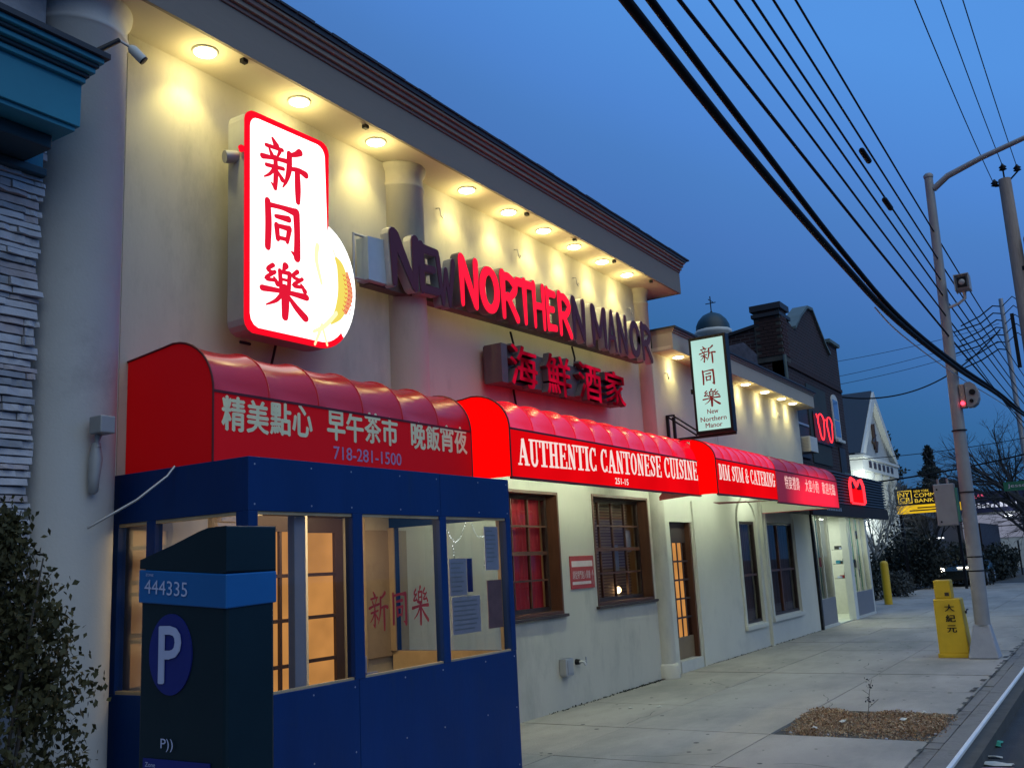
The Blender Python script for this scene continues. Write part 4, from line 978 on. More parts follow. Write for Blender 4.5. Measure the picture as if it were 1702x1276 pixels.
LT = [('N', 6.55, 7.00, 0), ('E', 6.97, 7.33, 0), ('W', 7.27, 7.57, 0), ('N', 7.65, 8.01, 1), ('O', 8.03, 8.40, 1), ('R', 8.42, 8.80, 1), ('T', 8.76, 9.10, 1), ('H', 9.10, 9.40, 1), ('E', 9.41, 9.66, 1), ('R', 9.69, 10.03, 1),
      ('N', 10.04, 10.40, 0), ('M', 10.56, 10.98, 0), ('A', 11.00, 11.28, 0), ('N', 11.31, 11.62, 0), ('O', 11.70, 12.03, 0), ('R', 12.06, 12.43, 0)]
for i, (c, a, b, lit) in enumerate(LT):
    zb_ = zl(a)+(.03 if i in (2,) else 0)-(.10 if i == 2 else 0); h = zt(a)-zl(a)-(.02 if i in (1, 2) else 0)
    # can (returns + face): can is the letter, face its child
    cb = MB(); put_strokes(cb, BL[c], (a, FL-.0, zb_), (1, 0, .03), UZ, NY, b-a, h, depth=.09, eps=.0005, wk=1.40)
    can = cb.build('letter', ('letter_ret_lit' if lit else ('ret_silver' if i > 9 or i == 0 else 'grey_can')), nm)
    fb = MB(); sc2 = [[(x, y, w_*1.28) for x, y, w_ in st] for st in BL[c]]
    put_strokes(fb, sc2, (a, FL-.012, zb_), (1, 0, .03), UZ, NY, b-a, h, eps=.0005, depth=.004); fb.build('letter_face', 'letter_lit' if lit else 'maroon', can)
# Chinese channel letters
cn = thing('channel_character_sign', 'dim red Chinese channel-character sign on dark raceway below the long name', 'sign', (9.9, 5.4, 3.8))
MB().prism([(8.45, 3.58), (11.5, 3.66), (11.5, 4.02), (8.45, 3.99)], 'y', 5.42, 5.60).build('raceway', 'dark_can', cn)
MB().prism([(8.44, 3.57), (8.56, 3.57), (8.56, 4.0), (8.44, 4.0)], 'y', 5.36, 5.58).build('end_box', 'dark_can', cn, bevel=.005)
M['cn_face'] = glow_uneven('dim_neon_face', (1, .006, .055), .52, .12, 3.2)
for c, (a, b, z0, z1) in zip('海鮮酒家', ((8.58, 9.16, 3.56, 4.03), (9.36, 9.95, 3.56, 4.05), (10.15, 10.76, 3.60, 4.07), (10.86, 11.46, 3.62, 4.08))):
    mb = MB(); type_mesh(mb, c, (a, 5.345, z0), UX, UZ, (0, 1, 0), b-a, z1-z0, .02, .07); can = mb.build('character', 'dark_can', cn)
    mb = MB(); type_mesh(mb, c, (a+.01, 5.34, z0+.005), UX, UZ, NY, b-a-.02, z1-z0-.01, .02); mb.build('character_face', 'cn_face', can)
mb = MB()
for (x, za, zb_) in ((9.07, 3.60, 3.15), (9.07, 4.28, 4.0), (10.55, 4.36, 4.05)): mb.tube([(x, 5.62, za), (x+.02, 5.60, (za+zb_)/2), (x+.03, 5.63, zb_)], .013, 6)
tag(mb.build('feed_cable', 'black'), 'black feed cable between the channel signs and the awning', 'cable')

# ------------------------------------------------------------------ small hanging blade sign
bl = thing('hanging_sign', 'small double-sided hanging sign with pale mint face reading New Northern Manor', 'sign', (13.5, 4.8, 4.1))
XB = 13.45
MB().box(XB, XB+.16, 4.58, 5.16, 3.42, 4.90).build('cabinet', 'black', bl, bevel=.006)
M['mint'] = glow_uneven('mint_face', (.58, .93, .84), .85, .88, 1.2)
MB().box(XB-.004, XB-.001, 4.62, 5.12, 3.47, 4.85).build('face_panel', 'mint', bl)
M['blade_red'] = mat('blade_red', (.35, .01, .02), .5, .1, 6)
uB = (0, -1, 0); nB = (-1, 0, 0)
for c, (z, w_, h) in zip(('xin', 'tong', 'le'), ((4.49, .24, .25), (4.15, .22, .24), (3.83, .26, .23))):
    mb = MB(); put_strokes(mb, CH[c], (XB-.005, 5.00, z), uB, UZ, nB, w_, h, eps=.0004, wk=1.3); mb.build('character', 'blade_red', bl)
for s_, z, w_ in (('New', 3.71, .17), ('Northern', 3.60, .40), ('Manor', 3.505, .26)):
    mb = MB(); type_mesh(mb, s_, (XB-.005, 4.87+w_/2, z), uB, UZ, nB, w_, .07, .02); mb.build('lettering', 'blade_red', bl)
mb = MB(); mb.box(XB+.03, XB+.07, 4.56, 5.65, 3.37, 3.41).box(XB+.03, XB+.07, 5.60, 5.64, 3.37, 3.78).box(XB+.03, XB+.07, 5.50, 5.54, 3.41, 3.74)
mb.tube([(XB+.05, 5.62, 3.76), (XB+.05, 5.17, 3.42)], .014, 6); mb.tube([(XB+.05, 5.52, 3.76), (XB+.05, 5.10, 3.44)], .014, 6); mb.tube([(XB+.05, 5.64, 3.77), (XB+.05, 5.50, 3.77)], .014, 6)
mb.build('bracket', 'black', bl)
MB().box(XB+.03, XB+.08, 5.16, 5.20, 4.05, 4.12).build('hinge', 'black', bl)
mb = MB().tube([(15.6, 5.61, 3.9), (15.6, 5.61, 3.1)], .006, 5); tag(mb.build('wall_conduit', 'metal'), 'thin vertical conduit on the wing wall right of hanging sign', 'conduit')

# wall notice, meter and tap
nt = thing('wall_notice', 'small red and white notice between the two restaurant windows', 'notice', (10.48, 5.64, 1.5))
MB().box(10.18, 10.78, 5.635, 5.648, 1.325, 1.715).build('panel', 'notice', nt)
MB().box(10.21, 10.74, 5.631, 5.6345, 1.585, 1.655).box(10.21, 10.68, 5.631, 5.6345, 1.375, 1.41).build('band', 'notice_w', nt)
mb = MB(); type_mesh(mb, '請從旁門進入餐廳', (10.22, 5.633, 1.44), UX, UZ, NY, .45, .10, .01); mb.build('lettering', 'notice_w', nt)
mb = MB(); put_strokes(mb, [[(.5, 0, .10), (.5, .9, .10)], [(.15, .65, .10), (.5, 1.0, .08), (.85, .65, .10)]], (10.70, 5.633, 1.37), UX, UZ, NY, .06, .17, smooth=False); mb.build('arrow', 'notice_w', nt)
ob_ = thing('outlet_box', 'grey metal outlet box low on the stucco wall', 'utility box', (9.85, 5.6, .44))
MB().box(9.80, 9.98, 5.56, 5.649, .37, .56).build('box', 'metal', ob_, bevel=.008); MB().box(9.83, 9.96, 5.553, 5.5595, .39, .54).build('cover', 'grey_can', ob_, bevel=.003)
tp_ = thing('wall_tap', 'brass garden tap sticking out of the wall beside outlet box', 'tap', (10.2, 5.6, .47))
MB().tube([(10.2, 5.649, .49), (10.2, 5.60, .49)], [.035, .03], 12).build('flange', 'black', tp_)
MB().tube([(10.2, 5.60, .49), (10.21, 5.55, .49), (10.22, 5.53, .45)], .016, 8).build('spout', 'metal', tp_)
MB().tube([(10.22, 5.56, .49), (10.27, 5.55, .50)], .008, 6).tube([(10.27, 5.55, .455), (10.27, 5.55, .54)], .01, 6).build('handle', 'metal', tp_)

# ------------------------------------------------------------------ pay station
ps = thing('parking_pay_station', 'dark navy parking pay station with blue band and round P', 'parking meter', (2.2, 2.6, 0))
xm, ym, yl, xr = 2.10, 2.40, 2.83, 2.315
MB().box(xm+.006, xr-.004, ym+.006, yl-.006, -.02, 1.60).build('body', 'navy', ps, bevel=.012)
vs = [(xm, yl, 1.553), (xm, ym, 1.523), (xr, ym, 1.532), (xr, yl, 1.55), (xm, yl, 1.662), (xm, ym, 1.630), (xr, ym, 1.634), (xr, yl, 1.65)]
MB().add(vs, [(0, 3, 2, 1), (4, 5, 6, 7), (0, 1, 5, 4), (1, 2, 6, 5), (2, 3, 7, 6), (3, 0, 4, 7)]).build('blue_band', 'meter_blue', ps, bevel=.004)
poly = [(yl-.002, 1.664), (yl-.002, 1.694), (2.66, 1.735), (2.53, 1.772), (2.49, 1.780), (ym+.002, 1.782), (ym+.002, 1.634), (2.44, 1.634)]
MB().prism(poly, 'x', xm+.002, xr-.002).build('cap', 'navy', ps, bevel=.006)
mb = MB(); vs = [(xm+.002, 2.665+.105*math.cos(2*PI*k/48), 1.40-.035*0+.128*math.sin(2*PI*k/48)) for k in range(48)]
mb.add([(xm+.0015, a[1], a[2]) for a in vs]+[(xm+.006, a[1], a[2]) for a in vs], [tuple(range(48))]+[(i, (i+1) % 48, 48+(i+1) % 48, 48+i) for i in range(48)]); 
for i_, v_ in enumerate(mb.v): mb.v[i_] = (v_[0], v_[1], v_[2]-.015)
mb.build('badge', 'meter_logo', ps)
mb = MB(); type_mesh(mb, 'P', (xm, 2.715, 1.295), uB, UZ, nB, .105, .178, .02); mb.build('letter_p', 'meter_white', ps)
mb = MB(); type_mesh(mb, '444335', (xm-.0015, 2.795, 1.583), (0, -1, -.085), UZ, nB, .215, .046, .01); mb.build('number', 'meter_white', ps)
mb = MB(); type_mesh(mb, 'ZONE', (xm-.0015, 2.79, 1.640), (0, -1, -.085), UZ, nB, .04, .008, .01); mb.build('small_print', 'meter_white', ps)
MB().box(xm+.001, xm+.0045, 2.47, 2.79, .70, 1.06).build('instruction_plate', 'meter_logo', ps)
mb = MB(); type_mesh(mb, 'P))', (xm, 2.70, 1.085), uB, UZ, nB, .06, .04, .01); mb.build('instruction_print', 'meter_white', ps); mb = MB(); type_mesh(mb, 'Zone', (xm, 2.775, 1.035), uB, UZ, nB, .05, .014, .01); mb.build('instruction_print', 'meter_white', ps); mb = MB(); type_mesh(mb, '444335', (xm, 2.765, .97), uB, UZ, nB, .20, .045, .01); mb.build('instruction_print', 'meter_white', ps)

# ------------------------------------------------------------------ shrub at lower left
sh = thing('evergreen_shrub', 'dark leafy evergreen shrub in front of the left pier', 'shrub', (2.95, 4.95, 0))
random.seed(21)
mb = MB(); stems = []
for i in range(13):
    a = random.uniform(0, 2*PI); top = Vector((2.80+math.cos(a)*random.uniform(.1, .42), 4.95+math.sin(a)*random.uniform(.1, .4), random.uniform(.7, 1.9)))
    if i == 0: top = Vector((2.85, 4.92, 1.98))
    b0 = Vector((2.82+random.uniform(-.08, .08), 4.98+random.uniform(-.08, .08), 0)); mid = b0.lerp(top, .5)+Vector((random.uniform(-.06, .06), random.uniform(-.06, .06), .05))
    mb.tube([b0, mid, top], [.016, .01, .004], 5); stems.append((b0, mid, top))
mb.build('stems', 'twig', sh)
def crown_pts(n, cx, cy, prof):
    out = []
    while len(out) < n:
        z = random.uniform(prof[0][0], prof[-1][0])
        for (z0, r0), (z1, r1) in zip(prof[:-1], prof[1:]):
            if z0 <= z <= z1: r_ = r0+(r1-r0)*(z-z0)/(z1-z0)
        a = random.uniform(0, 2*PI); rr = r_*math.sqrt(random.uniform(.05, 1))
        out.append((cx+math.cos(a)*rr, cy+math.sin(a)*rr, z))
    return out
mb = MB(); clumps = crown_pts(330, 2.80, 4.97, [(.10, .36), (.5, .50), (.95, .42), (1.15, .50), (1.4, .34), (1.55, .36), (1.75, .20), (2.0, .07)])
for (x, y, z) in clumps:
    r_ = random.uniform(.03, .085)
    for k in range(random.randint(34, 60)):
        p = Vector((random.gauss(0, 1), random.gauss(0, 1), random.gauss(0, 1)))*r_*.75
        leaf_quad(mb, (x+p.x, y+p.y, z+p.z), random.uniform(.026, .052))
mb.build('foliage', 'leaf', sh)
# pale ground rocks at the pier foot
for k, (x, y, r_) in enumerate(((3.45, 5.1, .10), (3.3, 4.9, .12), (3.62, 5.0, .08), (3.15, 4.65, .11))):
    vs = []; mb = MB().lathe((x, y, 0), [(r_*.8, -.02), (r_, .02), (r_*.8, .06), (r_*.3, .085)], 9)
    mb.v = [(a[0]+random.uniform(-.015, .015), a[1]+random.uniform(-.015, .015), a[2]+random.uniform(-.01, .01)) for a in mb.v]
    tag(mb.build('rock', 'stone', org=(x, y, 0)), ('pale rock at the foot of the left pier, '+('beside the shrub stem', 'left of the booth', 'touching the booth side', 'nearest the pay station')[k]), 'rock', 'rocks at the pier foot')

# ------------------------------------------------------------------ newspaper box, pole, cameras
nw = thing('newspaper_box', 'yellow plastic newspaper box with black Chinese characters by lamp post', 'newspaper box', (15.75, 2.35, 0))
vs = [(15.58, 2.12, .05), (16.0, 2.12, .05), (16.0, 2.53, .05), (15.58, 2.53, .05), (15.62, 2.16, .84), (15.96, 2.16, .84), (15.96, 2.53, .84), (15.62, 2.53, .84)]
MB().add(vs, [(0, 3, 2, 1), (4, 5, 6, 7), (0, 1, 5, 4), (1, 2, 6, 5), (2, 3, 7, 6), (3, 0, 4, 7)]).build('cabinet', 'yellow', nw, bevel=.02)
MB().box(15.565, 16.01, 2.105, 2.545, .0, .06).build('plinth', 'yellow', nw, bevel=.006)
MB().box(15.64, 15.92, 2.27, 2.50, .84, 1.11).build('coin_head', 'yellow', nw, bevel=.018)
MB().box(15.633, 15.64, 2.30, 2.36, .88, .93).build('coin_slot', 'brown_dk', nw)
for c, z in zip('大紀元', (.66, .51, .36)):
    mb = MB(); type_mesh(mb, c, (15.578+(z-.05)*.045-.003, 2.38, z), uB, (.05, 0, 1), nB, .13, .10, .03); mb.build('character', 'black', nw)
lp = thing('street_light_pole', 'tall tapered grey street light pole with flared base and long arm', 'street light', (15.6, 1.93, 0))
vs = [(15.42, 1.72, 0), (15.82, 1.72, 0), (15.82, 2.13, 0), (15.42, 2.13, 0), (15.52, 1.80, .47), (15.74, 1.80, .47), (15.74, 2.02, .47), (15.52, 2.02, .47)]
MB().add(vs, [(0, 3, 2, 1), (4, 5, 6, 7), (0, 1, 5, 4), (1, 2, 6, 5), (2, 3, 7, 6), (3, 0, 4, 7)]).build('base', 'polebase', lp, bevel=.02)
def PX(z): return 15.6
def PY(z): return 1.905-.018*z
MB().tube([(15.6, PY(z), z) for z in (.46, 2, 3.2, 5, 7.30)], [.105, .10, .088, .075, .063], 20).build('pole', 'pole', lp)
MB().lathe((15.6, PY(7.3), 7.30), [(.07, 0), (.075, .04), (.05, .07), (0.01, .08)], 16).build('pole_cap', 'pole', lp)
MB().tube([(15.6, PY(7.15)-.05, 7.10), (15.6, 1.5, 7.26), (15.6, 1.0, 7.42), (15.6, .0, 7.66), (15.6, -.9, 7.8)], [.05, .048, .042, .035, .03], 12).build('arm', 'pole', lp)
MB().prism([(-1.5, 7.74), (-1.0, 7.74), (-.88, 7.80), (-1.0, 7.88), (-1.45, 7.86)], 'x', 15.45, 15.75).build('lamp_head', 'pole', lp, bevel=.02)
mb = MB()
for z in (1.22, 1.42, 2.36, 3.28): mb.lathe((15.6, PY(z), z), [(.108, 0), (.108, .018)], 20)
mb.build('steel_strap', 'black', lp)
# boxes on the pole
def px_box(name, label, cat, y0, y1, z0, z1, x0, x1, m): 
    t = thing(name, label, cat, ((x0+x1)/2, (y0+y1)/2, z0)); MB().box(x0, x1, y0, y1, z0, z1).build('housing', m, t, bevel=.015); return t
t = px_box('signal_control_box', 'flat grey metal control box strapped to the street light pole', 'control box', 2.02, 2.31, 1.90, 2.52, 15.55, 15.68, 'pole')
for (y, z) in ((2.26, 2.44), (2.25, 1.96)): MB().tube([(15.549, y, z), (15.535, y, z)], .014, 10).build('bolt', 'black', t)
for y in (2.11, 2.24): MB().tube([(15.62, y, 2.52), (15.62, y, 2.60)], .018, 8).build('cable_gland', 'pole', t)
MB().box(15.56, 15.66, 1.985, 2.018, 1.95, 2.45).build('green_edge', mat('green_edge', (.05, .22, .17), .5), t)
t = thing('flood_light', 'square hooded traffic camera on a short bracket high on the pole', 'camera', (15.5, 1.5, 5.4))
MB().box(15.40, 15.62, 1.41, 1.59, 5.38, 5.60).build('housing', 'pole', t, bevel=.012)
MB().box(15.385, 15.3995, 1.435, 1.565, 5.41, 5.57).build('front_bezel', 'black', t)
MB().lathe((15.37, 1.50, 5.49), [(.02, 0), (.045, .012)], 16, 'x').build('lens', 'grey_can', t)
MB().box(15.37, 15.62, 1.395, 1.41, 5.37, 5.615).box(15.37, 15.62, 1.59, 1.605, 5.37, 5.615).box(15.37, 15.62, 1.41, 1.59, 5.60, 5.615).build('hood', 'grey_can', t)
MB().tube([(15.55, 1.50, 5.38), (15.55, 1.50, 5.27), (15.57, 1.60, 5.21), (15.6, 1.78, 5.17)], [.03, .022, .022, .022], 8).build('bracket', 'white', t)
t = thing('speed_camera', 'rounded grey camera housing with dark lenses and a red light', 'camera', (15.6, 1.62, 3.7))
pl = [(1.68, 3.62), (1.68, 3.98), (1.60, 3.99), (1.54, 3.94), (1.505, 3.84), (1.505, 3.74), (1.54, 3.66), (1.60, 3.62)]
MB().prism(pl, 'x', 15.5, 15.72).build('housing', 'pole', t, bevel=.012)
MB().box(15.52, 15.70, 1.69, 1.76, 3.62, 3.97).build('side_plate', 'wood_pole', t, bevel=.005)
MB().tube([(15.499, 1.585, 3.83), (15.48, 1.585, 3.83)], .043, 16).build('lens', 'black', t); MB().tube([(15.499, 1.61, 3.70), (15.48, 1.61, 3.70)], .028, 14).build('lens', 'black', t)
MB().tube([(15.515, 1.735, 3.68), (15.50, 1.735, 3.68)], .03, 14).build('red_lamp', glow('red_lamp', (1, .03, .06), 6), t)
MB().box(15.55, 15.62, 1.76, 1.86, 3.76, 3.80).build('bracket', 'metal', t)

# utility pole
up = thing('utility_pole', 'weathered wooden utility pole carrying many cables at right edge', 'utility pole', (25, 1.18, 0))
MB().tube([(25, 1.18, -.1), (25, 1.18, 5), (25, 1.18, 10.25)], [.20, .175, .14], 18).build('pole', 'wood_pole', up)
for (y, z, dx) in ((1.40, 10.2, 0), (1.18, 10.55, 0), (.88, 10.45, 0)):
    MB().tube([(25, 1.18, 10.1), (25, y, z-.08)], .02, 6).build('insulator_arm', 'black', up)
    MB().lathe((25, y, z-.08), [(.03, 0), (.09, .03), (.05, .06), (.09, .09), (.04, .14), (.02, .18)], 12).build('insulator', 'black', up)
MB().lathe((24.95, .74, 7.6), [(.05, -.02), (.24, 0), (.25, .08), (.25, 1.05), (.24, 1.1), (.10, 1.16)], 20).build('transformer', 'grey_can', up)
MB().lathe((24.9, .84, 8.78), [(.03, 0), (.07, .04), (.04, .1), (.07, .14), (.03, .3)], 10).build('bushing', 'black', up)
MB().box(24.86, 25.0, .9, 1.1, 7.9, 8.0).build('bracket', 'black', up)
MB().box(24.80, 24.86, 1.42, 1.50, 5.6, 6.9).build('cable_riser', 'black', up)
rk = thing('cable_rack', 'thin steel pole with tangled service drop cables beyond the street light', 'cable rack', (34, 2.2, 0))
MB().tube([(34, 2.25, -.1), (34, 2.25, 9.4)], [.09, .07], 10).build('pole', 'metal', rk)
mb = MB(); random.seed(5)
for k in range(7):
    z = 7.7+.24*k; mb.tube([(34, 2.25, z), (33.9, 2.45+.1*random.random(), z+.05), (33.8, 2.9+.2*random.random(), z-.25), (33.7, 3.5+.3*random.random(), z-.4-.1*random.random())], .022, 5)
for k in range(5):
    z = 7.9+.3*k; mb.tube([(34, 2.3, z), (33.7, 1.9, z+.25), (33.5, 1.6, z-.1), (30, 1.3, z-.3)], .016, 5)
o = mb.build('tangled_cable', 'wire', rk)

# wires (each a catenary between real supports)
def wire(label, p0, p1, sag, r, m='wire_thin', group='overhead power lines along the street', name='overhead_cable', n=28, cat='cable'):
    a, b = Vector(p0), Vector(p1); pts = [a.lerp(b, i/n)-Vector((0, 0, sag*4*(i/n)*(1-i/n))) for i in range(n+1)]
    return tag(MB().tube(pts, r, 6).build(name, m, org=tuple(a)), label, cat, group)
def line_img(z0, x0, z1, x1, Y): return (x0, Y, z0), (x1, Y, z1)
def poly_wire(name, label, pts, r, m, group=None, cat='cable'):
    q = cr([(x, z, 0) for x, y, z in pts], 6); ys = pts[0][1]
    P = []
    for k, (x, z, _) in enumerate(q): P.append((x, ys, z))
    o = MB().tube(P, r, 8).build(name, m, org=pts[0]); return tag(o, label, cat, group)
Y_ = 1.7
poly_wire('bundled_cable', 'thickest black telephone cable, lower one of the close pair crossing the sky', [(-6, Y_, 5.6), (0, Y_, 4.75), (3.99, Y_, 4.34), (5.87, Y_, 4.16), (8.21, Y_, 4.03), (10.6, Y_, 3.98), (15.19, Y_, 4.15), (21, Y_, 4.5), (27.4, Y_, 4.78), (40, Y_, 5.6)], .030, 'wire')
poly_wire('bundled_cable', 'second thick black telephone cable, just above the thickest one', [(-6, Y_-.02, 5.8), (0, Y_, 4.95), (4.25, Y_, 4.48), (6.06, Y_, 4.30), (8.24, Y_, 4.12), (10.85, Y_, 4.03), (15.19, Y_, 4.20), (21, Y_, 4.55), (27.4, Y_, 4.84), (40, Y_, 5.6)], .024, 'wire')
poly_wire('messenger_wire', 'thin pale lashed wire running just under the thick cable pair', [(9.6, Y_+.03, 3.93), (11, Y_, 3.90), (15.19, Y_, 4.06), (21, Y_, 4.40), (27.4, Y_, 4.73)], .008, 'metal')
names = ['lowest thin wire of six left of the street light', 'second thin wire from the bottom of the six', 'third thin wire from the bottom, with the right splice sleeve', 'fourth thin wire from the bottom, with the left splice sleeve', 'fifth thin wire from the bottom of the six', 'topmost thin wire of the six left of the street light']
for i, z in enumerate((5.10, 5.42, 5.74, 5.99, 6.33, 6.72)):
    wire('thin overhead wire, '+names[i], (-12, 1.8, z+.5), (58, 1.8, z+.6), .95 if i < 5 else .9, .011 if i else .014, 'wire')
for (x, z, w_) in ((11.6, 5.64, 'lower right'), (10.55, 5.88, 'upper left')):
    o = MB().tube([(x-.23, 1.8, z), (x-.18, 1.8, z), (x+.18, 1.8, z), (x+.23, 1.8, z)], [.01, .032, .032, .01], 10).build('splice_sleeve', 'wire', org=(x, 1.8, z)); tag(o, 'short dark splice sleeve on a thin wire, the %s one of two' % w_, 'cable sleeve')
wire('left of the three high wires ending at the wooden pole', (-15, 1.42, 10.9), (24.9, 1.42, 10.18), 1.3, .009, group='high wires over the wooden pole')
wire('middle of the three high wires ending at the top pin of the wooden pole', (-15, 1.18, 11.4), (25, 1.18, 10.62), 1.3, .009, group='high wires over the wooden pole')
wire('right of the three high wires passing right of the wooden pole', (-15, .88, 11.3), (25, .88, 10.5), 1.3, .009, group='high wires over the wooden pole')
for i, (z0, y1, z1) in enumerate(((8.6, 8.6, 7.6), (8.3, 8.4, 7.05), (8.0, 8.3, 6.8))):
    wire('faint service wire fanning left from the tangled rack, '+('upper', 'middle', 'lower')[i]+' one', (34, 2.4, z0), (31, y1, z1), .15, .008, group='faint service wires')
wire('dark sagging service cable from the rack to the brick building', (34, 2.4, 8.4), (26.5, 6.0, 5.75), .75, .022, 'wire', None)
wire('dark straight cable crossing in front of the white pediment', (30, 1.4, 4.1), (27.5, 6.2, 3.4), .1, .022, 'wire', None)
wire('thinner cable above it crossing in front of the white pediment', (30, 1.4, 4.5), (28.5, 6.6, 4.2), .1, .010, 'wire', None)
wire('thin cable running down right past the rounded camera housing', (15.6, 1.78, 4.9), (27, 1.3, 3.6), .05, .008, 'wire', None)

# ------------------------------------------------------------------ brick building with the eyewear shop
bb = thing('brick_building', 'dark red brick building with stepped parapet, chimney and shop below', 'building', (24, 5.9, 0))
par = [(21.1, 3.0), (21.1, 6.95), (21.9, 6.95), (22.3, 6.85), (22.9, 7.25), (23.6, 7.62), (24.1, 7.66), (24.5, 7.35), (25.2, 6.85), (25.5, 6.72), (25.5, 7.08), (26.45, 7.08), (26.45, 3.0)]
MB().prism(par, 'y', 5.9, 6.15).build('front_wall', 'brickwall', bb)
MB().prism([(5.9, 0), (5.9, 6.9), (6.3, 6.78), (7.3, 6.62), (9, 6.55), (16, 6.5), (16, 0)], 'x', 21.1, 21.35).build('side_wall', 'brickwall', bb)
MB().box(26.36, 26.45, 6.15, 16, 0, 6.6).build('side_wall', 'brickwall', bb); MB().box(21.3, 26.3, 6.1, 16, 6.2, 6.4).build('roof', 'roof', bb)
MB().prism([(6.5, 5.2), (6.45, 6.1), (6.75, 6.45), (7.6, 6.4), (7.9, 5.9), (8.2, 5.2)], 'x', 21.07, 21.10).build('plaster_patch', mat('rough_plaster', (.13, .13, .17), .9, .4, 6, .6, 20), bb)
cop = MB()
for (a, b) in zip(par[3:9], par[4:10]): cop.prism([(a[0], a[1]), (b[0], b[1]), (b[0], b[1]+.07), (a[0], a[1]+.07)], 'y', 5.84, 6.22)
cop.build('coping', 'coping', bb)
MB().box(25.45, 26.52, 5.82, 6.3, 7.08, 7.17).build('coping', 'coping', bb); MB().box(21.0, 21.9, 5.84, 6.5, 6.95, 7.03).build('coping', 'roof', bb)
MB().prism([(5.9, 6.9), (6.3, 6.78), (7.3, 6.62), (9, 6.55), (9, 6.62), (7.3, 6.69), (6.3, 6.85), (5.9, 6.97)], 'x', 21.05, 21.4).build('coping', 'roof', bb)
# chimney pier with raised bricks
MB().box(21.06, 21.62, 5.86, 6.46, 5.9, 7.12).build('chimney', 'joint', bb); ch = bb.children[-1]
MB().box(21.0, 21.68, 5.80, 6.52, 7.10, 7.24).build('chimney_cap', 'roof', ch)
bm1 = bpy.data.meshes.new('brick'); t_ = MB().box(-.012, .012, .006, .185, .005, .072); bm1.from_pydata(t_.v, [], t_.f); bm1.materials.append(M['brick'])
bm2 = bpy.data.meshes.new('brick'); t_ = MB().box(.006, .175, -.012, .012, .005, .072); bm2.from_pydata(t_.v, [], t_.f); bm2.materials.append(mat('brick_b', (.05, .02, .02), .9, .3, 5))
for r_ in range(14):
    for c in range(4):
        y = 5.86+.19*c-(.095 if r_ % 2 else 0)
        if not (5.83 < y < 6.32): continue
        o = bpy.data.objects.new('brick', bm1); COL.objects.link(o); o.parent = bb; o.location = (21.055-24, max(y, 5.86)-5.9, 6.02+.078*r_)
    for c in range(4):
        x = 21.06+.185*c-(.09 if r_ % 2 else 0)
        if not (21.0 < x < 21.5): continue
        o = bpy.data.objects.new('brick', bm2); COL.objects.link(o); o.parent = bb; o.location = (max(x, 21.06)-24, 5.855-5.9, 6.02+.078*r_)
MB().tube([(21.0, 5.82, 6.0), (21.0, 5.82, 4.9)], .04, 8).build('drain_pipe', 'coping', bb)
MB().box(21.36, 26.4, 5.86, 5.9, 5.82, 5.90).box(21.2, 26.4, 5.85, 5.9, 3.45, 3.55).build('brick_ledge', 'brick', bb)
# upper windows
w1 = BX('window', 'slat', bb, 21.5, 22.5, 5.86, 5.905, 3.75, 5.35)
BX('frame', 'metal', w1, 21.5, 21.56, 5.84, 5.87, 3.75, 5.35); BX('frame', 'metal', w1, 21.5, 22.5, 5.84, 5.87, 4.50, 4.55)
BX('boarded_panel', mat('green_board', (.03, .045, .045), .8, .2, 3), bb, 22.75, 24.5, 5.875, 5.90, 3.7, 5.6)
M['sky_pane'] = mat('painted_sky_pane', (.10, .22, .42), .15, .2, 2)  # sky reflection painted into the pane colour
w2 = BX('window', 'white', bb, 25.1, 25.75, 5.87, 5.905, 4.45, 5.45)
MB().prism([(25.1, 5.45)]+[(25.425-.325*math.cos(R(a)), 5.45+.2*math.sin(R(a))) for a in range(15, 180, 15)]+[(25.75, 5.45)], 'y', 5.87, 5.905).build('window_head', 'white', w2)
BX('pane', 'sky_pane', w2, 25.18, 25.67, 5.862, 5.8695, 4.53, 4.95); BX('pane', 'sky_pane', w2, 25.18, 25.67, 5.862, 5.8695, 4.99, 5.5); BX('sill', 'white', w2, 25.05, 25.8, 5.80, 5.87, 4.38, 4.45)
w3 = BX('window', 'slat', bb, 25.35, 25.95, 5.87, 5.905, 3.6, 4.25); BX('sill', 'coping', w3, 25.3, 26.0, 5.80, 5.87, 3.52, 3.6)
ac = thing('window_air_conditioner', 'white window air conditioner sticking out of the brick building', 'air conditioner', (21.9, 5.6, 3.8))
MB().box(21.15, 21.75, 5.50, 5.88, 3.80, 4.14).build('case', 'white', ac, bevel=.01)
mb = MB()
for k in range(9): mb.box(21.140, 21.15, 5.54, 5.84, 3.83+k*.032, 3.842+k*.032)
mb.build('grille', 'metal', ac)
# red neon spectacles
M['neon'] = glow('red_neon', (1, .03, .045), 2.2); M['neon_soft'] = glow('red_neon_fill', (1, .004, .01), 1.1)
ng = thing('neon_spectacles', 'red neon outline of a pair of spectacles high on the brick wall', 'neon sign', (24.1, 5.8, 4.6))
for cx, rr_ in ((23.50, .30), (24.30, .27)):
    s_ = -1 if cx < 24 else 1
    pts = [(cx+rr_*math.cos(R(a))*(1.0 if math.sin(R(a)) > 0 else .8), 5.80, 4.68+(.24 if math.sin(R(a)) > 0 else .40)*math.sin(R(a))) for a in range(0, 361, 20)]
    MB().tube(pts, .016, 6, caps=False).build('lens_tube', 'neon', ng)
MB().tube([(23.79, 5.8, 4.80), (23.91, 5.8, 4.82), (24.04, 5.8, 4.80)], .012, 6).build('bridge_tube', 'neon', ng)
MB().tube([(23.21, 5.8, 4.76), (23.10, 5.8, 4.88)], .014, 6).build('temple_tube', 'neon', ng)
BX('backing', 'black', ng, 23.0, 24.7, 5.845, 5.86, 4.2, 4.95)
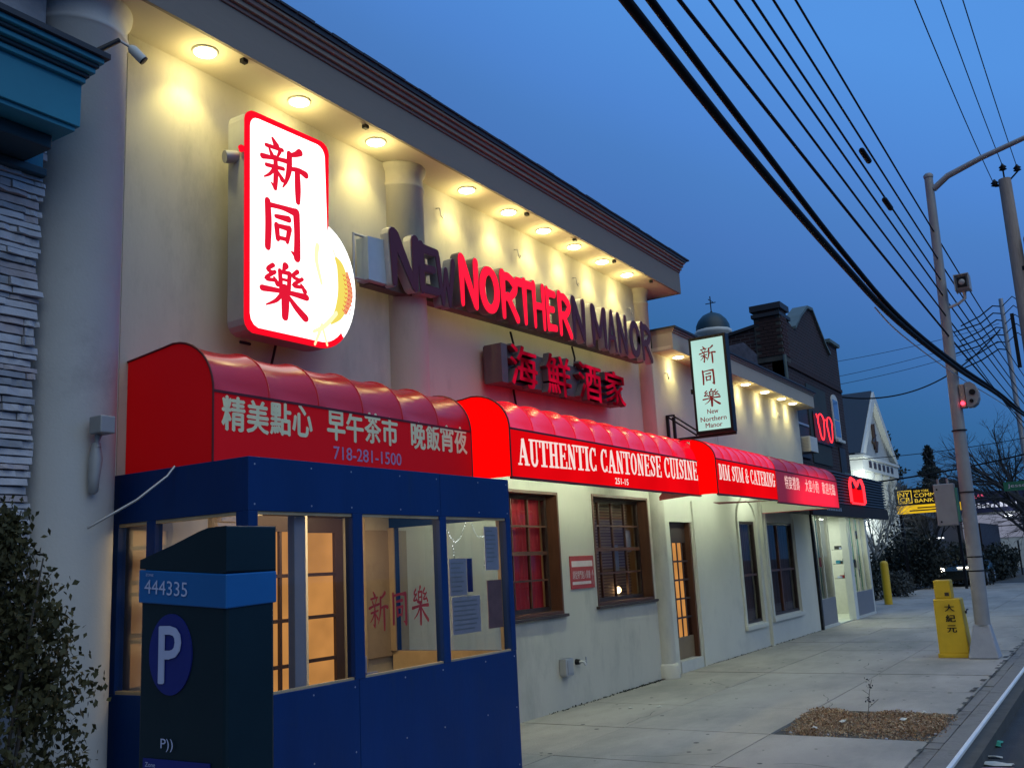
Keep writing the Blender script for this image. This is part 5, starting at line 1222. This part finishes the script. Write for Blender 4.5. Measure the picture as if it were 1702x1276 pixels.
# black slatted shop sign band
sb = thing('slatted_shop_sign', 'black slatted canopy box over the shop with red neon logo', 'shop sign', (22, 5.2, 2.7))
MB().box(17.9, 24.55, 4.80, 5.64, 2.42, 3.22).build('core', 'black', sb)
k = 0; z = 2.56
while z < 3.2:
    MB().prism([(4.755, z+.002), (4.80, z+.002), (4.80, z+.034), (4.765, z+.034)], 'x', 17.85, 24.62).build('slat', 'slat', sb)
    MB().box(24.55, 24.60, 4.78, 5.64, z, z+.04).build('slat', 'slat', sb); z += .062
MB().box(17.85, 24.6, 4.74, 4.80, 2.30, 2.54).build('lower_band', mat('navy_band', (.008, .009, .016), .9), sb)
for (x, s_) in ((19.9, '251-09 OPTICAL'), (23.3, '718-225')):
    mb = MB(); type_mesh(mb, s_, (x, 4.738, 2.44), UX, UZ, NY, 1.1, .07, .01); mb.build('lettering', 'metal', sb) if False else None
mb = MB()
for i in range(9): mb.box(18.9+i*.13, 18.97+i*.13, 4.733, 4.739, 2.40, 2.47)
mb.build('faded_print', 'metal', sb)
nl = thing('neon_shop_logo', 'bright red neon logo of two loops over a filled block on the slatted sign', 'neon sign', (21.5, 4.7, 2.8))
cx = 21.55
pts = [(cx-.62, 4.72, 2.62), (cx-.64, 4.72, 3.0), (cx-.50, 4.72, 3.13), (cx-.25, 4.72, 3.10), (cx-.02, 4.72, 2.97), (cx+.2, 4.72, 3.1), (cx+.42, 4.72, 3.13), (cx+.60, 4.72, 3.0), (cx+.62, 4.72, 2.62)]
MB().tube(pts, .03, 6).build('outline_tube', 'neon', nl)
MB().prism([(cx-.56, 2.60), (cx+.56, 2.60), (cx+.56, 2.92), (cx+.1, 2.90), (cx, 2.95), (cx-.1, 2.90), (cx-.56, 2.92)], 'y', 4.735, 4.765).build('lit_block', 'neon_soft', nl)
for k in range(6): MB().lathe((cx-.5+.2*k, 4.72, 2.60), [(.02, -.02), (.035, 0), (.02, .02)], 8).build('foot_bulb', 'neon', nl)
for k in (-.33, .33): MB().lathe((cx+k, 4.73, 2.99), [(.075, -.01), (.075, .0)], 12, 'y').build('dark_eye', 'black', nl)
# shopfront
shp = thing('optical_shop', 'brightly lit glass shop front with grey panels and recessed white door', 'shop front', (23.5, 5.7, 0))
M['green_fin'] = mat('green_glass_edge', (.10, .28, .20), .3, .1, 3); M['grey_panel'] = mat('grey_panel', (.18, .185, .21), .55, .12, 3)
M['shop_int'] = mat('shop_interior', (.55, .58, .50), .8, .2, 2)
MB().box(21.05, 26.3, 7.4, 7.5, 0, 2.6).build('back_wall', 'shop_int', shp)
MB().box(21.05, 26.3, 5.7, 7.4, 2.5, 2.55).build('ceiling', 'shop_int', shp)
MB().box(21.05, 26.3, 5.7, 7.4, -.01, .012).build('floor', 'shop_int', shp)
MB().box(20.94, 21.08, 5.66, 7.4, 0, 2.5).build('side_wall', 'black', shp); MB().box(26.2, 26.34, 5.66, 7.4, 0, 2.5).build('side_wall', 'offwhite', shp)
MB().box(20.95, 21.05, 5.60, 5.70, 0, 2.5).build('corner_post', 'black', shp)
def shopwin(x0, x1, n):
    b = BX('base_panel', 'grey_panel', shp, x0, x1, 5.66, 5.74, .04, .62, bevel=.01)
    BX('base_plinth', 'offwhite', b, x0-.02, x1+.02, 5.63, 5.76, .0, .06)
    for k in range(n):
        a, c = x0+(x1-x0)*k/n, x0+(x1-x0)*(k+1)/n
        w_ = BX('window_frame', 'offwhite', shp, a, a+.04, 5.67, 5.73, .62, 2.42)
        MB().quad((a+.04, 5.70, .62), (c, 5.70, .62), (c, 5.70, 2.42), (a+.04, 5.70, 2.42)).build('pane', 'pane_clear', w_)
    BX('window_frame', 'offwhite', shp, x1-.04, x1, 5.66, 5.74, .62, 2.42)
shopwin(21.1, 22.45, 2); shopwin(24.35, 26.2, 3)
BX('column', 'white', shp, 24.0, 24.3, 5.62, 5.78, 0, 2.45)
BX('side_glass_panel', 'offwhite', shp, 22.45, 22.52, 5.74, 6.5, 0, 2.42)
d = BX('door', 'white', shp, 22.55, 22.64, 6.5, 6.55, .02, 2.3); BX('door_frame', 'white', d, 23.9, 23.98, 6.5, 6.55, .02, 2.3); BX('door_rail', 'white', d, 22.64, 23.9, 6.5, 6.55, .02, .35); BX('door_glass', 'pane_clear', d, 22.64, 23.9, 6.52, 6.53, .35, 2.3)
BX('fascia', 'black', shp, 20.95, 26.34, 5.62, 5.8, 2.42, 2.56)
pl_ = thing('potted_plant', 'bright green potted plant inside the lit shop doorway', 'plant', (23.3, 6.9, 0))
MB().lathe((23.3, 6.9, 0), [(.14, .01), (.2, .3), (.21, .32)], 14).build('pot', 'offwhite', pl_)
mb = MB()
for k in range(260): leaf_quad(mb, (23.3+random.gauss(0, .18), 6.9+random.gauss(0, .18), .45+abs(random.gauss(.3, .3))), .14)
mb.build('foliage', mat('bright_leaf', (.12, .30, .05), .6, .3, 6), pl_)
M['gold_glow'] = glow('shop_gold', (1, .62, .2), 1.6)
sl_ = thing('shop_chandelier', 'warm gold pendant lamp inside the lit shop', 'light', (23.1, 6.6, 2.0)); MB().lathe((23.1, 6.8, 1.9), [(.03, .2), (.14, .1), (.17, 0), (.1, -.1)], 12).build('shade', 'gold_glow', sl_); MB().tube([(23.1, 6.8, 2.1), (23.1, 6.8, 2.5)], .01, 5).build('cord', 'black', sl_)
for k, (x, w_) in enumerate(((21.4, 'left'), (22.0, 'centre'), (23.9, 'right'))):
    t = thing('shop_downlight', 'small bright downlight under the black slatted sign, '+w_+' one', 'light', (x, 5.2, 2.41), 'downlights under the slatted sign')
    MB().lathe((x, 5.2, 2.41), [(.08, -.015), (.1, 0)], 14).build('lens', 'tube_light', t)
ld = bpy.data.lights.new('shop_lamp', 'AREA'); ld.shape = 'RECTANGLE'; ld.size = 4.5; ld.size_y = 1.2; ld.energy = 90; ld.color = (.88, 1, .82)
lo = bpy.data.objects.new('shop_lamp', ld); COL.objects.link(lo); lo.location = (23.6, 6.6, 2.48)
for k, (x, z, m_) in enumerate(((21.6, 1.3, 'decal'), (25.0, 1.5, 'brown_dk'), (25.3, 1.9, 'brown_dk'), (24.8, 1.2, 'slat'), (25.1, .95, 'slat'))):
    tag(MB().box(x, x+.16, 5.71, 5.72, z, z+.2).build('window_poster', m_, org=(x, 5.7, z)), 'small %s picture on the lit shop window, %s' % ('red' if m_ == 'decal' else 'dark', ('left pane', 'right pane centre', 'right pane top', 'right pane lower', 'right pane bottom')[k]), 'picture')
# warm room light in the restaurant
ld = bpy.data.lights.new('room_lamp', 'AREA'); ld.shape = 'RECTANGLE'; ld.size = 14; ld.size_y = 2; ld.energy = 60; ld.color = (1, .62, .3)
lo = bpy.data.objects.new('room_lamp', ld); COL.objects.link(lo); lo.location = (12.5, 7.8, 2.9)

# ------------------------------------------------------------------ beyond: bollard, hedges, bank, cupola, trees
bo = thing('yellow_bollard', 'slim yellow steel bollard at the end of the shop', 'bollard', (30.4, 6.15, 0))
MB().lathe((30.4, 6.15, 0), [(.115, 0), (.115, 1.18), (.10, 1.24), (.05, 1.27)], 18).build('post', 'yellow', bo)
bk = thing('bank_building', 'white columned bank with steep dark roof and pediment', 'building', (47, 9, 0))
MB().box(43.4, 50.4, 10.8, 26, 0, 5.3).build('wall', 'white', bk)
MB().prism([(43.0, 5.75), (46.9, 8.95), (50.8, 5.75), (50.3, 5.72), (46.9, 8.45), (43.5, 5.72)], 'y', 9.0, 9.35).build('pediment_cornice', 'white', bk)
MB().prism([(43.5, 5.75), (46.9, 8.5), (50.3, 5.75)], 'y', 9.25, 9.4).build('pediment', 'offwhite', bk)
MB().prism([(43.0, 5.80), (46.9, 9.02), (50.8, 5.80), (50.7, 5.7), (46.9, 8.9), (43.1, 5.7)], 'y', 9.1, 26).build('roof', mat('slate', (.018, .024, .035), .6, .2, 4), bk)
MB().box(43.0, 50.8, 9.05, 10.9, 5.05, 5.72).build('entablature', 'white', bk)
MB().box(42.9, 50.9, 8.98, 10.9, 5.58, 5.70).build('entablature_cap', 'white', bk)
mb = MB(); type_mesh(mb, 'BETHPAGE', (43.6, 9.04, 5.2), UX, UZ, NY, 3.2, .3, .02) if False else None
for k in range(6): MB().box(44.2+k*.95, 44.7+k*.95, 9.03, 9.055, 5.2, 5.48).build('frieze_letter', 'brown_dk', bk)
for k in range(5):
    x = 43.5+1.7*k; MB().lathe((x, 9.5, 0), [(.42, 0), (.42, .3), (.34, .35), (.30, 4.6), (.36, 4.7), (.42, 4.8), (.42, 5.04)], 18).build('column', 'white', bk)
mb = MB().tube([(46.7, 9.2, 6.2), (46.6, 9.18, 7.4)], .1, 6).tube([(46.3, 9.2, 6.5), (46.9, 9.18, 6.9)], .08, 6).tube([(46.9, 9.2, 6.1), (47.2, 9.18, 6.6)], .07, 6); mb.build('wreath_ornament', 'brown_dk', bk)
ld = bpy.data.lights.new('bank_flood', 'SPOT'); ld.energy = 900; ld.color = (.9, 1, .93); ld.spot_size = R(95); ld.spot_blend = .6; ld.shadow_soft_size = .3
lo = bpy.data.objects.new('bank_flood', ld); COL.objects.link(lo); lo.location = (41.8, 8.2, 2.9); lo.rotation_euler = (Vector((41.8, 8.2, 2.9))-Vector((47, 10, 5.5))).to_track_quat('Z', 'Y').to_euler()
cu = thing('roof_cupola', 'white cupola with small dark dome and weathervane', 'cupola', (49.8, 17.4, 12))
MB().box(48.8, 50.8, 16.6, 26, 0, 11.5).build('tower_block', 'white', cu)
CU = (49.8, 17.6)
MB().lathe((*CU, 11.5), [(1.0, 0), (1.0, .2), (.82, .3), (.82, 2.2), (1.02, 2.3), (1.02, 2.5), (.9, 2.52)], 10).build('drum', 'white', cu)
MB().lathe((*CU, 14.0), [(.95, 0), (.92, .3), (.78, .6), (.52, .88), (.22, 1.02), (.05, 1.06)], 24).build('dome', 'teal_dk', cu)
mb = MB().tube([(*CU, 15.0), (*CU, 16.0)], .03, 6).tube([(CU[0]-.3, CU[1], 15.75), (CU[0]+.4, CU[1], 15.75)], .025, 6).tube([(CU[0], CU[1]-.3, 15.6), (CU[0], CU[1]+.3, 15.6)], .025, 6); mb.build('weathervane', 'black', cu)
MB().lathe((*CU, 15.0), [(.05, 0), (.09, .06), (.03, .15)], 10).build('finial', 'black', cu)
# yellow bank sign
ys = thing('community_bank_sign', 'black and yellow COMMUNITY BANK sign standing over the hedge', 'sign', (40, 6.6, 3.0))
M['sign_black'] = mat('sign_black', (.012, .011, .008), .5, .1, 4); M['sign_yellow'] = glow_uneven('sign_yellow', (1, .62, .02), .85, .8, 1.5); M['sign_yel2'] = glow('sign_letter', (1, .68, .06), .8)
MB().box(40.05, 40.25, 5.0, 7.38, 3.25, 3.90).build('upper_panel', 'sign_black', ys)
MB().box(40.05, 40.25, 5.05, 7.36, 2.93, 3.24).build('lower_panel', 'sign_yellow', ys)
for yy in (5.2, 7.2): MB().box(40.1, 40.2, yy, yy+.1, 0, 3.0).build('post', 'black', ys)
mb = MB(); type_mesh(mb, 'NEW YORK', (40.045, 6.66, 3.72), uB, UZ, nB, .55, .09, .01); type_mesh(mb, 'COMMUNITY', (40.045, 6.66, 3.53), uB, UZ, nB, 1.5, .15, .01); type_mesh(mb, 'BANK', (40.045, 6.66, 3.33), uB, UZ, nB, .70, .14, .01); mb.build('lettering', 'sign_yel2', ys)
mb = MB()
for a in ((7.27, 6.75, 3.79, 3.82), (7.27, 6.75, 3.32, 3.35), (7.27, 7.24, 3.35, 3.79), (6.78, 6.75, 3.35, 3.79)): mb.box(40.04, 40.048, a[1], a[0], a[2], a[3])
type_mesh(mb, 'NY', (40.045, 7.20, 3.58), uB, UZ, nB, .36, .17, .02); type_mesh(mb, 'CB', (40.045, 7.20, 3.38), uB, UZ, nB, .36, .17, .02); mb.build('logo', 'sign_yel2', ys)
mb = MB()
for k in range(2): mb.box(40.04, 40.048, 5.3, 6.9-.3*k, 3.00+.10*k, 3.05+.10*k)
mb.build('fine_print', 'brown', ys)

def bare_tree(name, label, base, h, spread_, m, seed, n1=9, depth=3, r0=.12, group=None, cat='tree'):
    random.seed(seed); t = thing(name, label, cat, base, group); b = Vector(base)
    mt = MB(); top = b+Vector((random.uniform(-.2, .2), random.uniform(-.2, .2), h*.45)); mt.tube([b, b.lerp(top, .5), top], [r0, r0*.8, r0*.6], 8); mt.build('trunk', m, t)
    mb = MB()
    def br(p, d, l, r, k):
        q = p+d*l*.5+Vector([random.gauss(0, .05*l) for _ in range(3)]); e_ = q+(d+Vector((0, 0, .15))).normalized()*l*.5
        mb.tube([p, q, e_], [r, r*.75, r*.5], 5 if k < 2 else 3, caps=False)
        if k < depth:
            for _ in range(4 if k < 2 else 3):
                nd = (d+Vector([random.gauss(0, .48) for _ in range(3)])).normalized(); s_ = random.uniform(.35, 1)
                st = p.lerp(q, s_*2) if s_ < .5 else q.lerp(e_, s_*2-1); br(st, nd, l*random.uniform(.5, .75), r*.5, k+1)
    for i in range(n1):
        a = 2*PI*i/n1+random.uniform(-.3, .3); el = random.uniform(.5, 1.3)
        br(b.lerp(top, random.uniform(.5, 1)), Vector((math.cos(a)*math.cos(el)*spread_, math.sin(a)*math.cos(el)*spread_, math.sin(el))).normalized(), h*.38, r0*.45, 0)
    mb.build('crown', m, t); return t
M['twig_lit'] = mat('lit_twig_tone', (.28, .28, .26), .8, .3, 6)  # paler twig copy with the lamp light put into its colour
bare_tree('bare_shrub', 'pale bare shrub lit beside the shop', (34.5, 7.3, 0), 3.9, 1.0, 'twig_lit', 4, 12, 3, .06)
bare_tree('bare_tree', 'dark bare street tree spreading over the far right edge', (44, 2.4, 0), 6.8, 1.5, 'twig_dk', 8, 11, 4, .20)
bare_tree('bare_tree', 'second bare tree farther down the street behind the lamp post', (62, 4.5, 0), 8.0, 1.5, 'twig_dk', 12, 10, 4, .22)
bare_tree('bare_tree', 'small dark bare tree behind the yellow bank sign', (47, 7.6, 0), 4.2, 1.3, 'twig_dk', 15, 10, 3, .12)
def blob_bush(name, label, c, rx, ry, h, n, m, seed, leafs=.12, cat='bush', group=None):
    random.seed(seed); t = thing(name, label, cat, (c[0], c[1], 0), group); mb = MB()
    subs = [(c[0]+random.uniform(-.6, .6)*rx, c[1]+random.uniform(-.6, .6)*ry, random.uniform(.2, .75)*h, random.uniform(.25, .5)) for _ in range(12)]
    for i in range(n):
        s_ = random.choice(subs); d = Vector((random.gauss(0, 1), random.gauss(0, 1), random.gauss(0, 1))).normalized()*random.uniform(.5, 1.05)
        z = s_[2]+d.z*s_[3]*h
        if z < .02: continue
        leaf_quad(mb, (s_[0]+d.x*s_[3]*rx*1.2, s_[1]+d.y*s_[3]*ry*1.2, z), leafs*random.uniform(.6, 1.3))
    mb.build('foliage', m, t)
    st = MB()
    for k in range(5): st.tube([(c[0]+random.uniform(-.1, .1), c[1]+random.uniform(-.1, .1), -.02), (c[0]+random.uniform(-.4, .4)*rx, c[1]+random.uniform(-.4, .4)*ry, h*.6)], [.04, .01], 5)
    st.build('stems', 'twig_dk', t); return t
blob_bush('dark_bush', 'dark bush right behind the yellow bollard', (33.8, 7.8), 1.2, 1.1, 1.5, 3500, 'leaf_dk', 31)
blob_bush('dark_bush', 'tall dark hedge mass under the yellow bank sign', (41.5, 7.4), 1.2, 1.5, 2.4, 5000, 'leaf_dk', 32, .15)
blob_bush('dark_bush', 'wide dark hedge behind the lamp post', (43.5, 5.4), 1.5, 1.2, 1.7, 4000, 'leaf_dk', 33, .15)
blob_bush('dark_bush', 'low grey spreading bush in front of the hedge', (35.5, 6.9), 1.3, .8, .8, 2500, mat('grey_leaf', (.05, .055, .05), .8, .4, 4), 34, .1)
blob_bush('dark_bush', 'dark hedge right of the lamp post along the far pavement', (50, 5.0), 4.5, .6, 1.5, 5000, 'leaf_dk', 35, .16)
blob_bush('dark_bush', 'dark hedge at the foot of the bank', (45.2, 8.0), 1.6, .8, 2.0, 3500, 'leaf_dk', 36, .15)
for k, (x, y, h, lab) in enumerate(((78, 14.5, 10.5, 'taller evergreen tree behind the bank sign'), (80, 17, 9.8, 'shorter evergreen tree left of the taller one'), (82, 12.2, 9.4, 'ragged evergreen tree right of the taller one'))):
    t = thing('evergreen_tree', lab, 'tree', (x, y, 0), 'evergreens behind the bank'); random.seed(50+k)
    MB().tube([(x, y, 0), (x, y, h*.9)], [.22, .05], 7).build('trunk', 'twig_dk', t); mb = MB()
    for i in range(2600):
        f_ = random.random()**.7; r_ = (1-f_)*3.1*(.75+.4*math.sin(f_*40+k))+.1; a = random.uniform(0, 2*PI); rr = r_*random.uniform(.3, 1)
        leaf_quad(mb, (x+math.cos(a)*rr, y+math.sin(a)*rr, h*.12+f_*h*.88), .32, bend=-.3)
    mb.build('crown', 'leaf_dk', t)
# parked car
car = thing('parked_car', 'dark car with lit lamps half hidden behind the street light pole', 'car', (41, 5.2, 0))
bodyp = [(4.35, .30), (4.40, .62), (4.55, .80), (5.1, .86), (5.25, 1.22), (5.8, 1.28), (6.15, 1.0), (6.3, .85), (6.3, .3)]
def hull(mb, secs):
    n = len(secs[0]); vs = [v for s_ in secs for v in s_]
    fs = [(i*n+j, i*n+(j+1) % n, (i+1)*n+(j+1) % n, (i+1)*n+j) for i in range(len(secs)-1) for j in range(n)]
    mb.add(vs, fs, True); mb.add(secs[0], [tuple(range(n))]); mb.add(secs[-1], [tuple(range(n))[::-1]])
def carsec(x, zt, zb_, w_): return [(x, 5.3-w_, zb_), (x, 5.3-w_, zt-.12), (x, 5.3-w_*.85, zt), (x, 5.3+w_*.85, zt), (x, 5.3+w_, zt-.12), (x, 5.3+w_, zb_)]
mb = MB(); hull(mb, [carsec(39.0, .62, .30, .70), carsec(39.15, .78, .22, .84), carsec(40.1, .90, .2, .88), carsec(42.6, .95, .2, .88), carsec(43.2, .90, .25, .85), carsec(43.4, .7, .3, .75)]); mb.build('body', mat('dark_car_paint', (.012, .016, .014), .25, .1, 2, coat=.5), car)
mb = MB(); hull(mb, [carsec(40.0, .93, .85, .76), carsec(40.7, 1.38, .85, .66), carsec(42.0, 1.42, .85, .66), carsec(42.9, .96, .85, .74)]); mb.build('cabin', mat('car_glass', (.02, .025, .03), .1, .1, 2), car)
for (x, y) in ((39.9, 4.45), (42.5, 4.45), (39.9, 6.15), (42.5, 6.15)): w_ = MB().lathe((x, y-.1, .32), [(.2, 0), (.31, .02), (.32, .1), (.31, .18), (.2, .2)], 18, 'y').build('wheel', 'black', car); MB().lathe((x, y-.11, .32), [(.18, 0), (.19, .01)], 14, 'y').build('rim', 'metal', w_)
car.location.y += .45; car.location.x += 3.0
M['headlamp'] = glow('headlamp', (1, .93, .75), 9); M['tail'] = glow('taillamp', (1, .10, .14), 5)
for y in (5.85,): MB().lathe((39.02, y, .68), [(.02, -.04), (.075, -.02), (.08, 0)], 12, 'x').build('headlight', 'headlamp', car)
MB().box(39.0, 39.05, 4.72, 4.82, .55, .66).build('side_lamp', 'tail', car); MB().box(39.03, 39.08, 4.8, 5.3, .72, .76).build('grille_strip', 'headlamp', car)
# far right: white shop building with signs, railings, street sign, far street
fb_ = thing('far_store_building', 'pale lit store building far down the street with colourful sign band', 'building', (75, 8, 0))
M['far_wall'] = glow_uneven('store_wall_glow', (.48, .52, .72), .42, .6, .4)  # light falling on the store wall put in as emission
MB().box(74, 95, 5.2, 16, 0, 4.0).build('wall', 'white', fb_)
MB().box(73.95, 73.99, 5.3, 9.4, 2.0, 3.6).build('wall_glow_panel', 'far_wall', fb_)
MB().box(73.90, 73.94, 5.3, 9.4, 2.75, 2.82).build('panel_joint', 'slat', fb_)
MB().box(73.6, 74, 5.0, 10.6, 3.75, 5.2).build('sign_band', mat('sign_navy', (.03, .035, .10), .6), fb_)
M['pink_neon'] = glow('pink_letters', (1, .12, .25), .8); M['white_neon'] = glow('white_letters', (.75, .8, 1), .9)
mb = MB()
random.seed(9)
for k in range(10): mb.box(73.55, 73.58, 9.9-k*.22-.14, 9.9-k*.22, 4.75, 5.0+random.uniform(-.05, .05))
mb.build('sign_letters', 'pink_neon', fb_); mb = MB()
for k in range(16): mb.box(73.55, 73.58, 9.9-k*.28-.18, 9.9-k*.28, 4.05+random.uniform(0, .1), 4.35+random.uniform(-.08, .08))
mb.build('sign_letters', 'white_neon', fb_)
MB().lathe((73.4, 6.4, 3.45), [(.05, -.1), (.28, 0), (.05, .1)], 12).build('flood_lamp', glow('far_lamp', (.85, .92, 1), 8), fb_)
fb2 = thing('far_lilac_store', 'low dark-roofed store with violet lit windows behind the bank sign', 'building', (60, 12, 0))
MB().box(60, 75, 9.4, 20, 0, 3.2).build('wall', 'slat', fb2); MB().prism([(9.0, 3.2), (15, 5.6), (21, 3.2)], 'x', 59.5, 75).build('roof', mat('brown_roof', (.05, .04, .035), .9), fb2)
M['violet'] = glow('violet_window', (.50, .48, 1), 1.3)
for k, (y0, z0, w_, h) in enumerate(((11.9, 3.75, .75, .5), (10.9, 3.7, .5, .45), (10.0, 3.8, .5, .3), (11.65, 1.95, .35, .7), (11.0, 2.0, .35, .7))):
    MB().box(59.40, 59.45, y0, y0+w_, z0, z0+h).build('window', 'violet', fb2)
MB().box(59.3, 59.4, 8.6, 9.6, 2.05, 2.11).build('lamp_strip', glow('strip', (.9, .95, 1), 4), fb2)
wh = thing('white_house', 'small white lit gable building between the bank columns and evergreens', 'building', (56, 12.2, 0))
MB().box(56, 64, 11.6, 13.9, 0, 5.4).build('wall', glow_uneven('white_wall_glow', (.75, .85, .75), .55, .75, .5), wh); MB().box(55.9, 64, 11.4, 14.1, 5.4, 5.65).build('roof_edge', 'slat', wh); MB().box(55.93, 55.99, 11.7, 13.8, 4.35, 4.42).box(55.93, 55.99, 11.7, 13.8, 4.15, 4.2).build('trim', 'teal', wh)  # house wall glows by itself; its lighting is painted as emission
dw = thing('dark_garden_wall', 'dark wooden boundary wall right of the lamp post', 'wall', (52, 5.6, 0))
for k in range(16): MB().box(50+k*.5, 50.46+k*.5, 5.6, 5.68, 0, 2.6).build('board', 'brown_dk', dw)
for k in range(2):
    t = thing('lit_railing', 'white slatted railing panel by the far pavement, %s one' % ('nearer', 'farther')[k], 'railing', (55+k*5, 4.3-k*.1, 0), 'white railing panels')
    for j in range(5): MB().box(55+k*5, 55.08+k*5, 3.9, 4.5, .35+j*.28, .45+j*.28).build('rail', 'white', t)
    for y in (3.88, 4.5): MB().box(55+k*5, 55.1+k*5, y, y+.08, 0, 1.7).build('post', 'slat', t)
ss = thing('street_name_sign', 'green street name sign at the far right edge', 'street sign', (24, 1.7, 0))
MB().box(24.0, 24.02, 1.45, 2.10, 2.74, 2.94).build('plate', mat('sign_green', (.01, .14, .08), .5), ss)
mb = MB(); type_mesh(mb, 'Jesse', (23.998, 2.02, 2.79), uB, UZ, nB, .36, .10, .01); mb.build('lettering', 'paper', ss)
MB().tube([(24.05, 1.42, -.02), (24.05, 1.42, 3.0)], .03, 8).build('post', 'metal', ss)
lawn = MB().box(80, 140, 3.2, 4.8, .0, .02).build('far_lit_pavement', mat('pale_ground', (.45, .5, .35), .9)); lawn['kind'] = 'structure'
# row of dim far houses closing the street
random.seed(77)
for k in range(3):
    x = 105+k*16; h = random.uniform(4, 6.5); y = random.uniform(8, 14)
    t = thing('distant_house', 'distant dim house closing the street view, '+('nearest of three', 'middle of three', 'farthest of three')[k], 'house', (x, y, 0), 'distant houses along the street')
    MB().box(x, x+10, y, y+9, 0, h).build('wall', random.choice(('brick', 'stone3', 'slat')), t); MB().prism([(y-.3, h), (y+4.5, h+2.5), (y+9.3, h)], 'x', x-.3, x+10.3).build('roof', 'roof', t)
    MB().box(x-.06, x-.02, y+1.5, y+2.6, 1.0, 2.2).build('window', 'gold_glow' if k % 3 == 0 else 'sky_pane', t)

# moss and grit along the foot of the wall, litter and gum on the slabs
random.seed(91); mb = MB()
for i in range(1500):
    x = random.choice((random.uniform(9.5, 13.1), random.uniform(11.2, 12.7), random.uniform(14.3, 20.9)))
    leaf_quad(mb, (x, 5.645-abs(random.gauss(0, .02)), .0), random.uniform(.008, .03), flat=1)
tag(mb.build('wall_foot_moss', mat('moss', (.022, .026, .016), .95, .4, 20)), kind='stuff')
for k, (x, y, l, w_) in enumerate(((10.05, 4.95, .07, 'nearest the two restaurant windows'), (10.2, 4.68, .10, 'in front of the second restaurant window'), (15.1, 3.6, .06, 'in mid pavement short of the newspaper box'))):
    tag(MB().add([(x, y, .006), (x+l, y-.01, .012), (x+l*.9, y-.05, .007), (x+.01, y-.04, .015)], [(0, 1, 2, 3)]).build('paper_scrap', 'offwhite', org=(x, y, 0), solid=.001), 'small white scrap on the pavement '+w_, 'litter', 'white scraps on the pavement')
mb = MB()
for i in range(150):
    x, y = random.uniform(7.2, 24), random.uniform(1.7, 5.4)
    if 8.9 < x < 10.5 and y < 3.05: continue
    mb.lathe((x, y, 0), [(random.uniform(.008, .028), .0035), (.004, .0045)], 7)
tag(mb.build('gum_spots', 'joint'), kind='stuff')

# newspaper box door, hinges and handle; cracks in the slabs; shop display shelves
MB().box(15.585, 15.594, 2.17, 2.47, .14, .20).build('lower_lip', 'yellow', nw)
MB().box(15.70, 15.74, 2.10, 2.125, .62, .66).box(15.70, 15.86, 2.095, 2.105, .66, .68).build('door_handle', 'brown_dk', nw)
random.seed(14)
def crack(x, y, ang, n, seg):
    pts = [(x, y)]
    for _ in range(n): ang += random.uniform(-.5, .5); x += math.cos(ang)*seg; y += math.sin(ang)*seg; pts.append((x, y))
    mb = MB()
    for (a, b), (c, d) in zip(pts[:-1], pts[1:]):
        w_ = random.uniform(.002, .005); L_ = math.hypot(c-a, d-b); nx, ny = -(d-b)/L_*w_, (c-a)/L_*w_
        mb.add([(a+nx, b+ny, .0045), (a-nx, b-ny, .0045), (c-nx, d-ny, .0045), (c+nx, d+ny, .0045)], [(0, 1, 2, 3)])
    return mb.build('crack', 'joint', sw)
for a in ((10.5, 2.9, .2, 9, .12), (12.1, 4.5, .9, 8, .1), (8.0, 3.1, 2.2, 8, .12), (13.8, 3.0, 1.2, 9, .12), (9.1, 4.5, .7, 9, .1), (16.8, 3.2, .5, 8, .14), (7.6, 1.8, .9, 8, .1)): crack(*a)
mb = MB()
for i in range(60):
    x = 7.2+i*.32+random.uniform(-.1, .1)
    if 8.9 < x < 10.5: continue
    w_ = random.uniform(.02, .09); y = 1.60+random.uniform(-.01, .05)
    mb.add([(x, y, .0045), (x+w_*2.5, y-.01, .0045), (x+w_*2.2, y+w_*.6, .0045), (x+w_*.6, y+w_*.7, .0045)], [(0, 1, 2, 3)])
o = mb.build('chipped_edge', 'joint', sw); o['kind'] = 'stuff'
for (xa, xb) in ((21.2, 22.4), (24.5, 26.1)):
    for z in (.95, 1.3, 1.65):
        sh_ = MB().box(xa, xb, 5.95, 6.15, z, z+.015).build('display_shelf', 'pane', shp)
        for k in range(7):
            x = xa+.08+(xb-xa-.2)*k/6; MB().box(x, x+.08, 6.0, 6.1, z+.016, z+random.uniform(.05, .14)).build('display_item', random.choice(('brown_dk', 'teal', 'decal', 'slat', 'meter_white')), sh_)
for x in (21.78, 25.0, 25.6): MB().box(x-.012, x+.012, 5.745, 5.765, .62, 2.42).build('glass_fin', 'green_fin', shp)
